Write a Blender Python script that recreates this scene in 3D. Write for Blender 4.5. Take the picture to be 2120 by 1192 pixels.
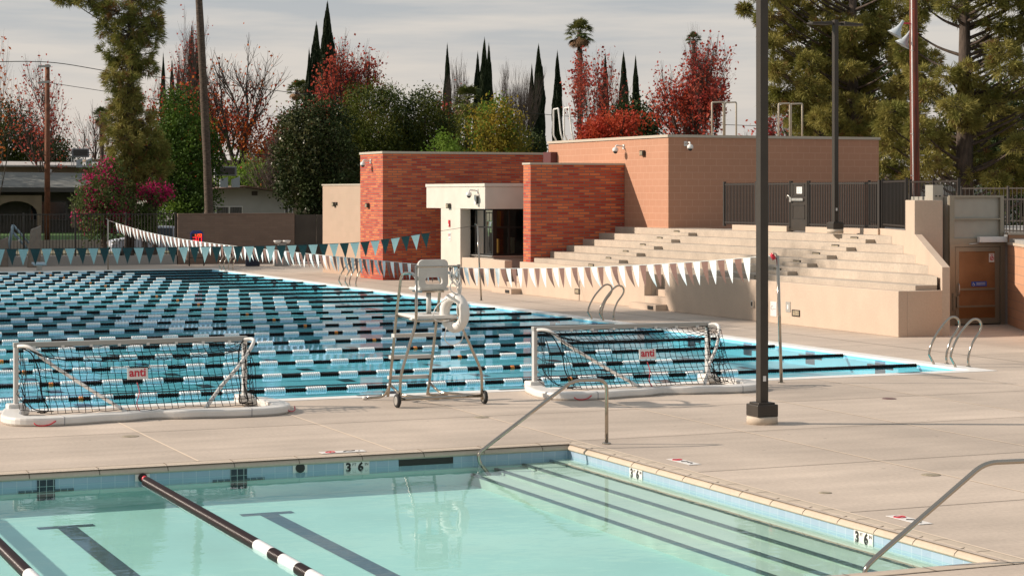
import bpy, bmesh, math, random
import numpy as np
from mathutils import Vector, Matrix
for o in list(bpy.data.objects): bpy.data.objects.remove(o)
S = bpy.context.scene
col = S.collection
PI = math.pi
R = math.radians
# ------------------------------------------------------------ camera
# world: origin = near right corner of the big pool, +X right along its near edge, +Y along its long side
CAMX, CAMY, CAMZ, YAW, FPX, HOR = -21.212, -28.272, 3.02, R(23.33), 4170.0, 401.0
cam = bpy.data.cameras.new('camera'); camo = bpy.data.objects.new('camera', cam); col.objects.link(camo)
camo.location = (CAMX, CAMY, CAMZ); camo.rotation_euler = (R(90), 0, -YAW)
cam.sensor_width = 36; cam.lens = FPX / 2120 * 36
cam.shift_y = -(596 - HOR) / 2120
cam.clip_end = 2000
S.camera = camo
CY, SY = math.cos(YAW), math.sin(YAW)
def at(px, Z, z=0.0):            # point at camera distance Z on the sight line of picture column px, height z
    X = (px - 1060) * Z / FPX
    return Vector((X * CY + Z * SY + CAMX, -X * SY + Z * CY + CAMY, z))
def zt(py, Z): return CAMZ - (py - HOR) * Z / FPX
def onY(px, Y):                  # x where column px meets the plane y = Y
    t = math.tan(math.atan((px - 1060) / FPX) + YAW); return (Y - CAMY) * t + CAMX
def onX(px, X):
    t = math.tan(math.atan((px - 1060) / FPX) + YAW); return (X - CAMX) / t + CAMY
# ------------------------------------------------------------ light
SUN_EL, SUN_DIR = R(28.5), (-0.905, 0.425)
w = bpy.data.worlds.new("World"); S.world = w; w.use_nodes = True
nt = w.node_tree; nt.nodes.clear()
def N(nt, t, **kw):
    n = nt.nodes.new(t)
    for k, v in kw.items():
        if k in n.inputs.keys() if isinstance(k, str) else False: n.inputs[k].default_value = v
        else: setattr(n, k, v)
    return n
sky = nt.nodes.new('ShaderNodeTexSky'); sky.sky_type = 'NISHITA'; sky.sun_disc = False
sky.sun_elevation = SUN_EL; sky.sun_rotation = math.atan2(SUN_DIR[0], SUN_DIR[1])
sky.air_density = 1.0; sky.dust_density = 2.0; sky.ozone_density = 1.0
bg1 = nt.nodes.new('ShaderNodeBackground'); bg1.inputs[1].default_value = 0.06
nt.links.new(sky.outputs[0], bg1.inputs[0])
tc = nt.nodes.new('ShaderNodeTexCoord'); mp = nt.nodes.new('ShaderNodeMapping')
mp.inputs['Scale'].default_value = (3.0, 3.0, 34.0)
nt.links.new(tc.outputs['Generated'], mp.inputs[0])
nz = nt.nodes.new('ShaderNodeTexNoise'); nz.inputs['Scale'].default_value = 1.5; nz.inputs['Detail'].default_value = 7; nz.inputs['Roughness'].default_value = 0.55
nt.links.new(mp.outputs[0], nz.inputs[0])
cr = nt.nodes.new('ShaderNodeValToRGB')
cr.color_ramp.elements[0].position = 0.42; cr.color_ramp.elements[0].color = (0.32, 0.405, 0.485, 1)
cr.color_ramp.elements[1].position = 0.59; cr.color_ramp.elements[1].color = (0.72, 0.685, 0.64, 1)
nt.links.new(nz.outputs[0], cr.inputs[0])
# clouds turn warmer and paler towards the horizon
sp = nt.nodes.new('ShaderNodeSeparateXYZ'); nt.links.new(tc.outputs['Generated'], sp.inputs[0])
mr = nt.nodes.new('ShaderNodeMapRange'); mr.inputs[1].default_value = 0.0; mr.inputs[2].default_value = 0.16; mr.inputs[3].default_value = 1.0; mr.inputs[4].default_value = 0.0
nt.links.new(sp.outputs[2], mr.inputs[0])
mx = nt.nodes.new('ShaderNodeMixRGB'); mx.inputs[2].default_value = (0.78, 0.70, 0.63, 1)
nt.links.new(mr.outputs[0], mx.inputs[0]); nt.links.new(cr.outputs[0], mx.inputs[1])
bg2 = nt.nodes.new('ShaderNodeBackground'); bg2.inputs[1].default_value = 0.92
nt.links.new(mx.outputs[0], bg2.inputs[0])
ms = nt.nodes.new('ShaderNodeMixShader'); ms.inputs[0].default_value = 0.80
nt.links.new(bg1.outputs[0], ms.inputs[1]); nt.links.new(bg2.outputs[0], ms.inputs[2])
wo = nt.nodes.new('ShaderNodeOutputWorld'); nt.links.new(ms.outputs[0], wo.inputs[0])
sun = bpy.data.lights.new('sun', 'SUN'); sun.energy = 5.0; sun.angle = R(0.5); sun.color = (1.0, 0.86, 0.73)
suno = bpy.data.objects.new('sun', sun); col.objects.link(suno)
sd = Vector((SUN_DIR[0] * math.cos(SUN_EL), SUN_DIR[1] * math.cos(SUN_EL), math.sin(SUN_EL)))
suno.rotation_euler = sd.to_track_quat('Z', 'Y').to_euler(); suno.location = (-40, 20, 40)
S.view_settings.view_transform = 'Standard'; S.view_settings.look = 'None'
S.view_settings.exposure = 0.22; S.view_settings.gamma = 1.0
S.render.engine = 'CYCLES'
S.cycles.transparent_max_bounces = 24; S.cycles.max_bounces = 8
S.cycles.caustics_reflective = False; S.cycles.caustics_refractive = False

# ------------------------------------------------------------ materials
M = {}
def mat(name, c, rough=0.7, metal=0.0, var=0.0, vs=3.0, bump=0.0, bs=30.0, c2=None, spec=None, detail=5, stretch=None, emis=0, translucent=0, p0=.35, p1=.65):
    m = bpy.data.materials.new(name); m.use_nodes = True
    t = m.node_tree; b = t.nodes['Principled BSDF']
    b.inputs['Base Color'].default_value = (*c, 1); b.inputs['Roughness'].default_value = rough; b.inputs['Metallic'].default_value = metal
    if spec is not None: b.inputs['Specular IOR Level'].default_value = spec
    if emis:
        b.inputs['Emission Color'].default_value = (*c, 1); b.inputs['Emission Strength'].default_value = emis
    if var or c2 or bump:
        tc = t.nodes.new('ShaderNodeTexCoord'); src = tc.outputs['Object']
        if stretch:
            mp = t.nodes.new('ShaderNodeMapping'); mp.inputs['Scale'].default_value = stretch
            t.links.new(src, mp.inputs[0]); src = mp.outputs[0]
    if var or c2:
        n = t.nodes.new('ShaderNodeTexNoise'); n.inputs['Scale'].default_value = vs; n.inputs['Detail'].default_value = detail
        t.links.new(src, n.inputs[0])
        r = t.nodes.new('ShaderNodeValToRGB')
        a = c if c2 else tuple(x * (1 - var) for x in c); d = c2 if c2 else tuple(min(1, x * (1 + var)) for x in c)
        r.color_ramp.elements[0].position = p0; r.color_ramp.elements[0].color = (*a, 1)
        r.color_ramp.elements[1].position = p1; r.color_ramp.elements[1].color = (*d, 1)
        t.links.new(n.outputs[0], r.inputs[0]); t.links.new(r.outputs[0], b.inputs['Base Color'])
    if bump:
        n2 = t.nodes.new('ShaderNodeTexNoise'); n2.inputs['Scale'].default_value = bs; n2.inputs['Detail'].default_value = 6
        t.links.new(src, n2.inputs[0])
        bp = t.nodes.new('ShaderNodeBump'); bp.inputs['Strength'].default_value = bump; bp.inputs['Distance'].default_value = 0.02
        t.links.new(n2.outputs[0], bp.inputs['Height']); t.links.new(bp.outputs[0], b.inputs['Normal'])
    if translucent:
        tr = t.nodes.new('ShaderNodeBsdfTranslucent'); mxs = t.nodes.new('ShaderNodeMixShader'); mxs.inputs[0].default_value = translucent
        src2 = b.inputs['Base Color']
        if src2.is_linked: t.links.new(src2.links[0].from_socket, tr.inputs[0])
        else: tr.inputs[0].default_value = (*c, 1)
        out = [n for n in t.nodes if n.type == 'OUTPUT_MATERIAL'][0]
        t.links.new(b.outputs[0], mxs.inputs[1]); t.links.new(tr.outputs[0], mxs.inputs[2]); t.links.new(mxs.outputs[0], out.inputs[0])
    M[name] = m
    return m
def wall_uv(t, sx=1, sz=1):      # (x+y, z) in metres: serves walls along either axis
    g = t.nodes.new('ShaderNodeTexCoord'); s = t.nodes.new('ShaderNodeSeparateXYZ'); t.links.new(g.outputs['Object'], s.inputs[0])
    a = t.nodes.new('ShaderNodeMath'); a.operation = 'ADD'; t.links.new(s.outputs[0], a.inputs[0]); t.links.new(s.outputs[1], a.inputs[1])
    c = t.nodes.new('ShaderNodeCombineXYZ'); t.links.new(a.outputs[0], c.inputs[0]); t.links.new(s.outputs[2], c.inputs[1])
    return c.outputs[0]
def brick(name, c1, c2, mo, bw, bh, ms_, rough=0.8, bias=0.0, mbump=0.3, offset=0.5, big=0.12):
    m = bpy.data.materials.new(name); m.use_nodes = True; t = m.node_tree; b = t.nodes['Principled BSDF']; b.inputs['Roughness'].default_value = rough
    uv = wall_uv(t)
    k = t.nodes.new('ShaderNodeTexBrick'); t.links.new(uv, k.inputs['Vector'])
    k.inputs['Color1'].default_value = (*c1, 1); k.inputs['Color2'].default_value = (*c2, 1); k.inputs['Mortar'].default_value = (*mo, 1)
    k.inputs['Scale'].default_value = 1; k.inputs['Brick Width'].default_value = bw; k.inputs['Row Height'].default_value = bh
    k.inputs['Mortar Size'].default_value = ms_; k.inputs['Mortar Smooth'].default_value = 0.1; k.inputs['Bias'].default_value = bias; k.offset = offset
    n = t.nodes.new('ShaderNodeTexNoise'); n.inputs['Scale'].default_value = 1.3; n.inputs['Detail'].default_value = 6; t.links.new(uv, n.inputs[0])
    mr = t.nodes.new('ShaderNodeMapRange'); mr.inputs[3].default_value = 1 - big; mr.inputs[4].default_value = 1 + big; t.links.new(n.outputs[0], mr.inputs[0])
    mm = t.nodes.new('ShaderNodeMixRGB'); mm.blend_type = 'MULTIPLY'; mm.inputs[0].default_value = 1
    t.links.new(k.outputs[0], mm.inputs[1]); t.links.new(mr.outputs[0], mm.inputs[2]); t.links.new(mm.outputs[0], b.inputs['Base Color'])
    bp = t.nodes.new('ShaderNodeBump'); bp.inputs['Strength'].default_value = mbump; bp.inputs['Distance'].default_value = 0.01; bp.invert = True
    t.links.new(k.outputs['Fac'], bp.inputs['Height']); t.links.new(bp.outputs[0], b.inputs['Normal'])
    M[name] = m; return m

# deck concrete: broad blotches, fine mottling, faint trowel streaks
def concrete(name, c, blot=0.12, fine=0.07, slabs=False):
    m = bpy.data.materials.new(name); m.use_nodes = True; t = m.node_tree; b = t.nodes['Principled BSDF']
    b.inputs['Roughness'].default_value = 0.75
    tcn = t.nodes.new('ShaderNodeTexCoord'); acc = None
    def layer(scale, amt, st=(1, 1, 1), det=6):
        nonlocal acc
        mp = t.nodes.new('ShaderNodeMapping'); mp.inputs['Scale'].default_value = st; t.links.new(tcn.outputs['Object'], mp.inputs[0])
        n = t.nodes.new('ShaderNodeTexNoise'); n.inputs['Scale'].default_value = scale; n.inputs['Detail'].default_value = det; t.links.new(mp.outputs[0], n.inputs[0])
        r = t.nodes.new('ShaderNodeMapRange'); r.inputs[1].default_value = .3; r.inputs[2].default_value = .7; r.inputs[3].default_value = 1 - amt; r.inputs[4].default_value = 1 + amt
        t.links.new(n.outputs[0], r.inputs[0])
        if acc is None: acc = r.outputs[0]
        else:
            a = t.nodes.new('ShaderNodeMath'); a.operation = 'MULTIPLY'; t.links.new(acc, a.inputs[0]); t.links.new(r.outputs[0], a.inputs[1]); acc = a.outputs[0]
        return n
    layer(0.28, blot); layer(1.6, blot * .6, (0.35, 1.6, 1)); nf = layer(22, fine, det=8)
    if slabs:                     # small dark spots
        v = t.nodes.new('ShaderNodeTexVoronoi'); v.inputs['Scale'].default_value = 1.7; t.links.new(tcn.outputs['Object'], v.inputs['Vector'])
        r = t.nodes.new('ShaderNodeMapRange'); r.inputs[1].default_value = .02; r.inputs[2].default_value = .055; r.inputs[3].default_value = .62; r.inputs[4].default_value = 1.0; t.links.new(v.outputs['Distance'], r.inputs[0])
        a = t.nodes.new('ShaderNodeMath'); a.operation = 'MULTIPLY'; t.links.new(acc, a.inputs[0]); t.links.new(r.outputs[0], a.inputs[1]); acc = a.outputs[0]
        layer(.75, .07, (1, .5, 1), 3)
    if slabs:                     # every poured slab has its own tone
        s = t.nodes.new('ShaderNodeVectorMath'); s.operation = 'ADD'; s.inputs[1].default_value = (10.73, 3.0, 0); t.links.new(tcn.outputs['Object'], s.inputs[0])
        d = t.nodes.new('ShaderNodeVectorMath'); d.operation = 'DIVIDE'; d.inputs[1].default_value = (2.36, 3.0, 1); t.links.new(s.outputs[0], d.inputs[0])
        f = t.nodes.new('ShaderNodeVectorMath'); f.operation = 'FLOOR'; t.links.new(d.outputs[0], f.inputs[0])
        wn = t.nodes.new('ShaderNodeTexWhiteNoise'); wn.noise_dimensions = '2D'; t.links.new(f.outputs[0], wn.inputs[0])
        r = t.nodes.new('ShaderNodeMapRange'); r.inputs[3].default_value = .90; r.inputs[4].default_value = 1.08; t.links.new(wn.outputs[0], r.inputs[0])
        a = t.nodes.new('ShaderNodeMath'); a.operation = 'MULTIPLY'; t.links.new(acc, a.inputs[0]); t.links.new(r.outputs[0], a.inputs[1]); acc = a.outputs[0]
    mm = t.nodes.new('ShaderNodeVectorMath'); mm.operation = 'SCALE'; mm.inputs[0].default_value = c
    t.links.new(acc, mm.inputs['Scale']); t.links.new(mm.outputs[0], b.inputs['Base Color'])
    bp = t.nodes.new('ShaderNodeBump'); bp.inputs['Strength'].default_value = .25; bp.inputs['Distance'].default_value = .01
    t.links.new(nf.outputs[0], bp.inputs['Height']); t.links.new(bp.outputs[0], b.inputs['Normal'])
    M[name] = m; return m
concrete('deck', (0.47, 0.395, 0.325), .15, .08, True)
concrete('plaster', (0.50, 0.395, 0.305), .07, .04)
concrete('coping', (0.50, 0.42, 0.33), .06, .05)
concrete('tier', (0.42, 0.355, 0.285), .13, .10)
concrete('grey_concrete', (0.30, 0.29, 0.27), .1, .06)
brick('red_brick', (0.40, 0.038, 0.016), (0.74, 0.20, 0.06), (0.22, 0.12, 0.09), 0.36, 0.085, 0.015, bias=-0.2)
brick('tan_block', (0.43, 0.215, 0.13), (0.44, 0.222, 0.135), (0.50, 0.28, 0.185), 0.405, 0.203, 0.009, big=.05, mbump=.1)
brick('tan_block_far', (0.40, 0.29, 0.21), (0.42, 0.30, 0.22), (0.40, 0.29, 0.21), 0.4, 0.2, 0.006, big=.08, mbump=.1)
brick('brown_block', (0.17, 0.115, 0.085), (0.20, 0.135, 0.10), (0.15, 0.11, 0.085), 0.4, 0.1, 0.008, big=.12)
brick('end_block', (0.50, 0.26, 0.15), (0.54, 0.29, 0.17), (0.36, 0.22, 0.15), 0.81, 0.2, 0.008, big=.06)
brick('pool_tile', (0.31, 0.42, 0.53), (0.35, 0.46, 0.57), (0.45, 0.54, 0.61), 0.152, 0.152, 0.004, rough=.2, offset=0, big=.04, mbump=.05)
brick('dark_tile', (0.008, 0.018, 0.032), (0.012, 0.024, 0.04), (0.35, 0.42, 0.42), 0.076, 0.076, 0.004, rough=.25, offset=0)
mat('joint', (0.72, 0.60, 0.47), .8); mat('sawcut', (0.16, 0.13, 0.10), .9)
mat('white_edge', (0.74, 0.73, 0.70), .55, var=.06, vs=6)
mat('basin_big', (0.28, 0.76, 0.86), .6, var=.05, vs=.6)
mat('basin_small', (0.43, 0.69, 0.64), .6, var=.05, vs=.9)
mat('post_alu', (0.62, 0.60, 0.57), .4, .3); mat('step_riser', (0.34, 0.44, 0.38), .6, var=.08, vs=3); mat('step_white', (0.56, 0.66, 0.58), .6, var=.04, vs=1.5)  # riser colour has shade mixed in, to offset the direct sun on them
mat('nosing', (0.045, 0.075, 0.085), .4, var=.35, vs=40); mat('nosing_tan', (0.30, 0.25, 0.17), .5, var=.3, vs=20)
mat('lane_line', (0.020, 0.035, 0.045), .5, var=.25, vs=14)
mat('white_paint', (0.62, 0.565, 0.49), .5, var=.04, vs=2, bump=.08, bs=60)
mat('white_plastic', (0.70, 0.68, 0.64), .4, var=.04, vs=4); mat('float_white', (0.90, 0.90, 0.89), .35); mat('float_black', (0.012, 0.007, 0.007), .6, spec=.15)
mat('float_brown', (0.024, 0.011, 0.010), .3)
mat('float_orange', (0.75, 0.22, 0.02), .35); mat('cable', (0.10, 0.03, 0.03), .5)
mat('steel', (0.43, 0.385, 0.325), .09, 1.0); mat('alu', (0.60, 0.58, 0.54), .35, .8, var=.1, vs=8); mat('grey_alu', (0.40, 0.39, 0.36), .45, .3)
mat('pole_brown', (0.042, 0.034, 0.026), .45, .2, var=.08, vs=5); mat('fence_metal', (0.036, 0.030, 0.025), .5, .2)
mat('far_fence', (0.035, 0.028, 0.022), .6, .1)
mat('flag_teal', (0.36, 0.54, 0.55), .6, translucent=.45); mat('flag_dark', (0.012, 0.055, 0.06), .6, translucent=.3)
mat('flag_white', (0.86, 0.86, 0.85), .6, translucent=.12); mat('flag_brown', (0.24, 0.12, 0.09), .6, translucent=.15)
mat('red_plastic', (0.55, 0.02, 0.04), .35); mat('black', (0.012, 0.011, 0.010), .5); mat('net', (0.006, 0.006, 0.006), .9, spec=.1)
mat('grey_seat', (0.56, 0.55, 0.52), .45, var=.05, vs=5)
mat('trim', (0.46, 0.40, 0.32), .6); mat('sign_white', (0.72, 0.70, 0.67), .5); mat('blue_sign', (0.02, 0.08, 0.42), .5); mat('ink_grey', (0.25, 0.25, 0.27), .6)
mat('door_frame', (0.30, 0.265, 0.205), .4, .4); mat('panel_grey', (0.36, 0.34, 0.29), .5, .2, var=.05, vs=3); mat('door_panel', (0.27, 0.135, 0.065), .22, var=.15, vs=2)
mat('copper_plate', (0.50, 0.30, 0.15), .3, .9); mat('window_frame', (0.02, 0.018, 0.016), .35, .3)
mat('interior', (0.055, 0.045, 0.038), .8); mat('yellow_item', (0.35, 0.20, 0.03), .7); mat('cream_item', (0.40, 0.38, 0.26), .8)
mat('asphalt', (0.055, 0.053, 0.05), .9, var=.15, vs=2); mat('dry_ground', (0.20, 0.17, 0.12), .95, c2=(0.10, 0.12, 0.05), vs=.15)
mat('lane_tile', (0.045, 0.08, 0.11), .5, var=.2, vs=14); mat('lawn', (0.035, 0.085, 0.018), .9, c2=(0.08, 0.16, 0.03), vs=1.5, bump=.5, bs=40)
mat('lawn_wall', (0.36, 0.30, 0.25), .9, var=.1, vs=1)
mat('roof_grey', (0.16, 0.165, 0.15), .9, var=.15, vs=.7, stretch=(1, 1, 6)); mat('roof_trim', (0.07, 0.06, 0.055), .7)
mat('roof_brown', (0.14, 0.085, 0.06), .9, var=.2, vs=3); mat('house_white', (0.42, 0.41, 0.39), .8, var=.05, vs=1.5)
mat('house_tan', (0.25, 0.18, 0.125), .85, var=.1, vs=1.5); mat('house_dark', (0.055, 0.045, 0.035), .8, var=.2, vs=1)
mat('glass_dark', (0.02, 0.022, 0.025), .08); mat('curtain', (0.16, 0.15, 0.14), .8, c2=(.05, .05, .05), vs=5, stretch=(3, 3, .3))
mat('car_white', (0.55, 0.58, 0.64), .25, .1); mat('tyre', (0.02, 0.02, 0.02), .8)
mat('lift_blue', (0.26, 0.36, 0.42), .4); mat('cover_tan', (0.20, 0.17, 0.14), .9, var=.1, vs=5, bump=.4, bs=6)
mat('clock_blue', (0.01, 0.03, 0.20), .4); mat('led_red', (0.9, 0.03, 0.05), .4, emis=.9); mat('led_orange', (0.95, 0.16, 0.04), .4, emis=.8)
mat('bin_blue', (0.02, 0.03, 0.06), .6); mat('wood_red', (0.20, 0.035, 0.015), .8, c2=(0.07, 0.025, 0.015), vs=3, stretch=(6, 6, .5), bump=.5, bs=20)
mat('wood_pole', (0.16, 0.06, 0.03), .85, var=.3, vs=4); mat('horn', (0.42, 0.47, 0.50), .4)
mat('bark', (0.075, 0.055, 0.042), .95, var=.35, vs=5, bump=.6, bs=12, stretch=(2, 2, .6)); mat('bark_pale', (0.15, 0.115, 0.095), .95, var=.3, vs=4)
mat('palm_bark', (0.13, 0.095, 0.07), .95, c2=(0.055, 0.04, 0.03), vs=6, stretch=(1, 1, 4), bump=.8, bs=9)
mat('dry_frond', (0.22, 0.13, 0.07), .9, var=.3, vs=2)
def leaf(name, a, b_, vs=.8, tr=.3, rough=.75): return mat(name, a, rough, spec=.25, c2=b_, vs=vs, translucent=tr, detail=3, p0=.38, p1=.62)
leaf('leaf_pine', (0.155, 0.165, 0.035), (0.34, 0.30, 0.085), .9, .25); leaf('leaf_pine_rust', (0.24, 0.12, 0.045), (0.20, 0.14, 0.05), .9, .25)
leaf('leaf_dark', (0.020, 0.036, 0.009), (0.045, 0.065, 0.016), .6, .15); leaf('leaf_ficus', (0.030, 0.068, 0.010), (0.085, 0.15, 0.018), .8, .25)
leaf('leaf_olive', (0.060, 0.085, 0.010), (0.13, 0.14, 0.020), .5, .25); leaf('leaf_magnolia', (0.045, 0.060, 0.018), (0.12, 0.12, 0.05), 1.2, .15, .35)
leaf('leaf_cypress', (0.012, 0.022, 0.009), (0.030, 0.045, 0.015), 1.0, .1); leaf('leaf_red', (0.34, 0.030, 0.022), (0.48, 0.085, 0.035), .8, .4)
leaf('leaf_crimson', (0.36, 0.045, 0.042), (0.50, 0.11, 0.065), .8, .4); leaf('leaf_orange', (0.46, 0.090, 0.025), (0.55, 0.17, 0.035), .6, .4)
leaf('leaf_yellow', (0.14, 0.15, 0.02), (0.34, 0.24, 0.03), .7, .4); leaf('leaf_lime', (0.10, 0.18, 0.02), (0.17, 0.26, 0.035), .7, .4)
leaf('leaf_palm', (0.055, 0.080, 0.018), (0.15, 0.15, 0.045), 1., .2); leaf('leaf_pink', (0.42, 0.012, 0.10), (0.55, 0.03, 0.16), 1.5, .35)
leaf('leaf_boug', (0.06, 0.09, 0.02), (0.10, 0.13, 0.04), 1.2, .3)

# water: clear tinted transmission under a Fresnel mirror with small ripples
def schlick(t, scale):            # two-sided Fresnel curve, so that sunlight also passes through from above
    g = t.nodes.new('ShaderNodeNewGeometry'); d = t.nodes.new('ShaderNodeVectorMath'); d.operation = 'DOT_PRODUCT'; t.links.new(g.outputs['Incoming'], d.inputs[0]); t.links.new(g.outputs['Normal'], d.inputs[1])
    def m1(op, a, b=None):
        n = t.nodes.new('ShaderNodeMath'); n.operation = op
        for i, x in enumerate((a, b)):
            if x is None: continue
            if isinstance(x, (int, float)): n.inputs[i].default_value = x
            else: t.links.new(x, n.inputs[i])
        return n
    p = m1('POWER', m1('SUBTRACT', 1.0, m1('ABSOLUTE', d.outputs['Value']).outputs[0]).outputs[0], 5.0)
    return m1('ADD', m1('MULTIPLY', p.outputs[0], scale).outputs[0], .02)
def water(name, tint, st=0.12, sc=2.2, dist=0.02, ior=.8, gloss=(.44, .60, .84)):
    m = bpy.data.materials.new(name); m.use_nodes = True; t = m.node_tree; t.nodes.clear()
    o = t.nodes.new('ShaderNodeOutputMaterial'); mx = t.nodes.new('ShaderNodeMixShader'); fr = schlick(t, ior)
    tr = t.nodes.new('ShaderNodeBsdfTransparent'); tr.inputs[0].default_value = (*tint, 1)
    gl = t.nodes.new('ShaderNodeBsdfGlossy'); gl.inputs['Roughness'].default_value = .015; gl.inputs[0].default_value = (*gloss, 1)
    g = t.nodes.new('ShaderNodeTexCoord'); acc = None
    for s, a, stv in ((sc, 1.0, (1, 1, 1)), (sc * 3.4, .35, (1, 1.3, 1))):
        mp = t.nodes.new('ShaderNodeMapping'); mp.inputs['Scale'].default_value = stv; t.links.new(g.outputs['Object'], mp.inputs[0])
        n = t.nodes.new('ShaderNodeTexNoise'); n.inputs['Scale'].default_value = s; n.inputs['Detail'].default_value = 2; t.links.new(mp.outputs[0], n.inputs[0])
        k = t.nodes.new('ShaderNodeMath'); k.operation = 'MULTIPLY'; k.inputs[1].default_value = a; t.links.new(n.outputs[0], k.inputs[0])
        if acc is None: acc = k.outputs[0]
        else:
            ad = t.nodes.new('ShaderNodeMath'); t.links.new(acc, ad.inputs[0]); t.links.new(k.outputs[0], ad.inputs[1]); acc = ad.outputs[0]
    bp = t.nodes.new('ShaderNodeBump'); bp.inputs['Strength'].default_value = st; bp.inputs['Distance'].default_value = dist
    t.links.new(acc, bp.inputs['Height']); t.links.new(bp.outputs[0], gl.inputs['Normal'])
    t.links.new(fr.outputs[0], mx.inputs[0]); t.links.new(tr.outputs[0], mx.inputs[1]); t.links.new(gl.outputs[0], mx.inputs[2]); t.links.new(mx.outputs[0], o.inputs[0])
    M[name] = m; return m
water('water_big', (0.74, 0.94, 0.98), .13, 1.4, .02, .85); water('water_small', (0.86, 0.97, 0.95), .12, 1.7, .016, .62, (.85, .92, .97))
def glassmat(name, tint=(.5, .5, .48)):
    m = bpy.data.materials.new(name); m.use_nodes = True; t = m.node_tree; t.nodes.clear()
    o = t.nodes.new('ShaderNodeOutputMaterial'); mx = t.nodes.new('ShaderNodeMixShader'); fr = t.nodes.new('ShaderNodeFresnel'); fr.inputs[0].default_value = 1.5
    tr = t.nodes.new('ShaderNodeBsdfTransparent'); tr.inputs[0].default_value = (*tint, 1); gl = t.nodes.new('ShaderNodeBsdfGlossy'); gl.inputs['Roughness'].default_value = .01
    t.links.new(fr.outputs[0], mx.inputs[0]); t.links.new(tr.outputs[0], mx.inputs[1]); t.links.new(gl.outputs[0], mx.inputs[2]); t.links.new(mx.outputs[0], o.inputs[0]); M[name] = m
glassmat('glass'); glassmat('door_pane', (.62, .5, .38))
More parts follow.
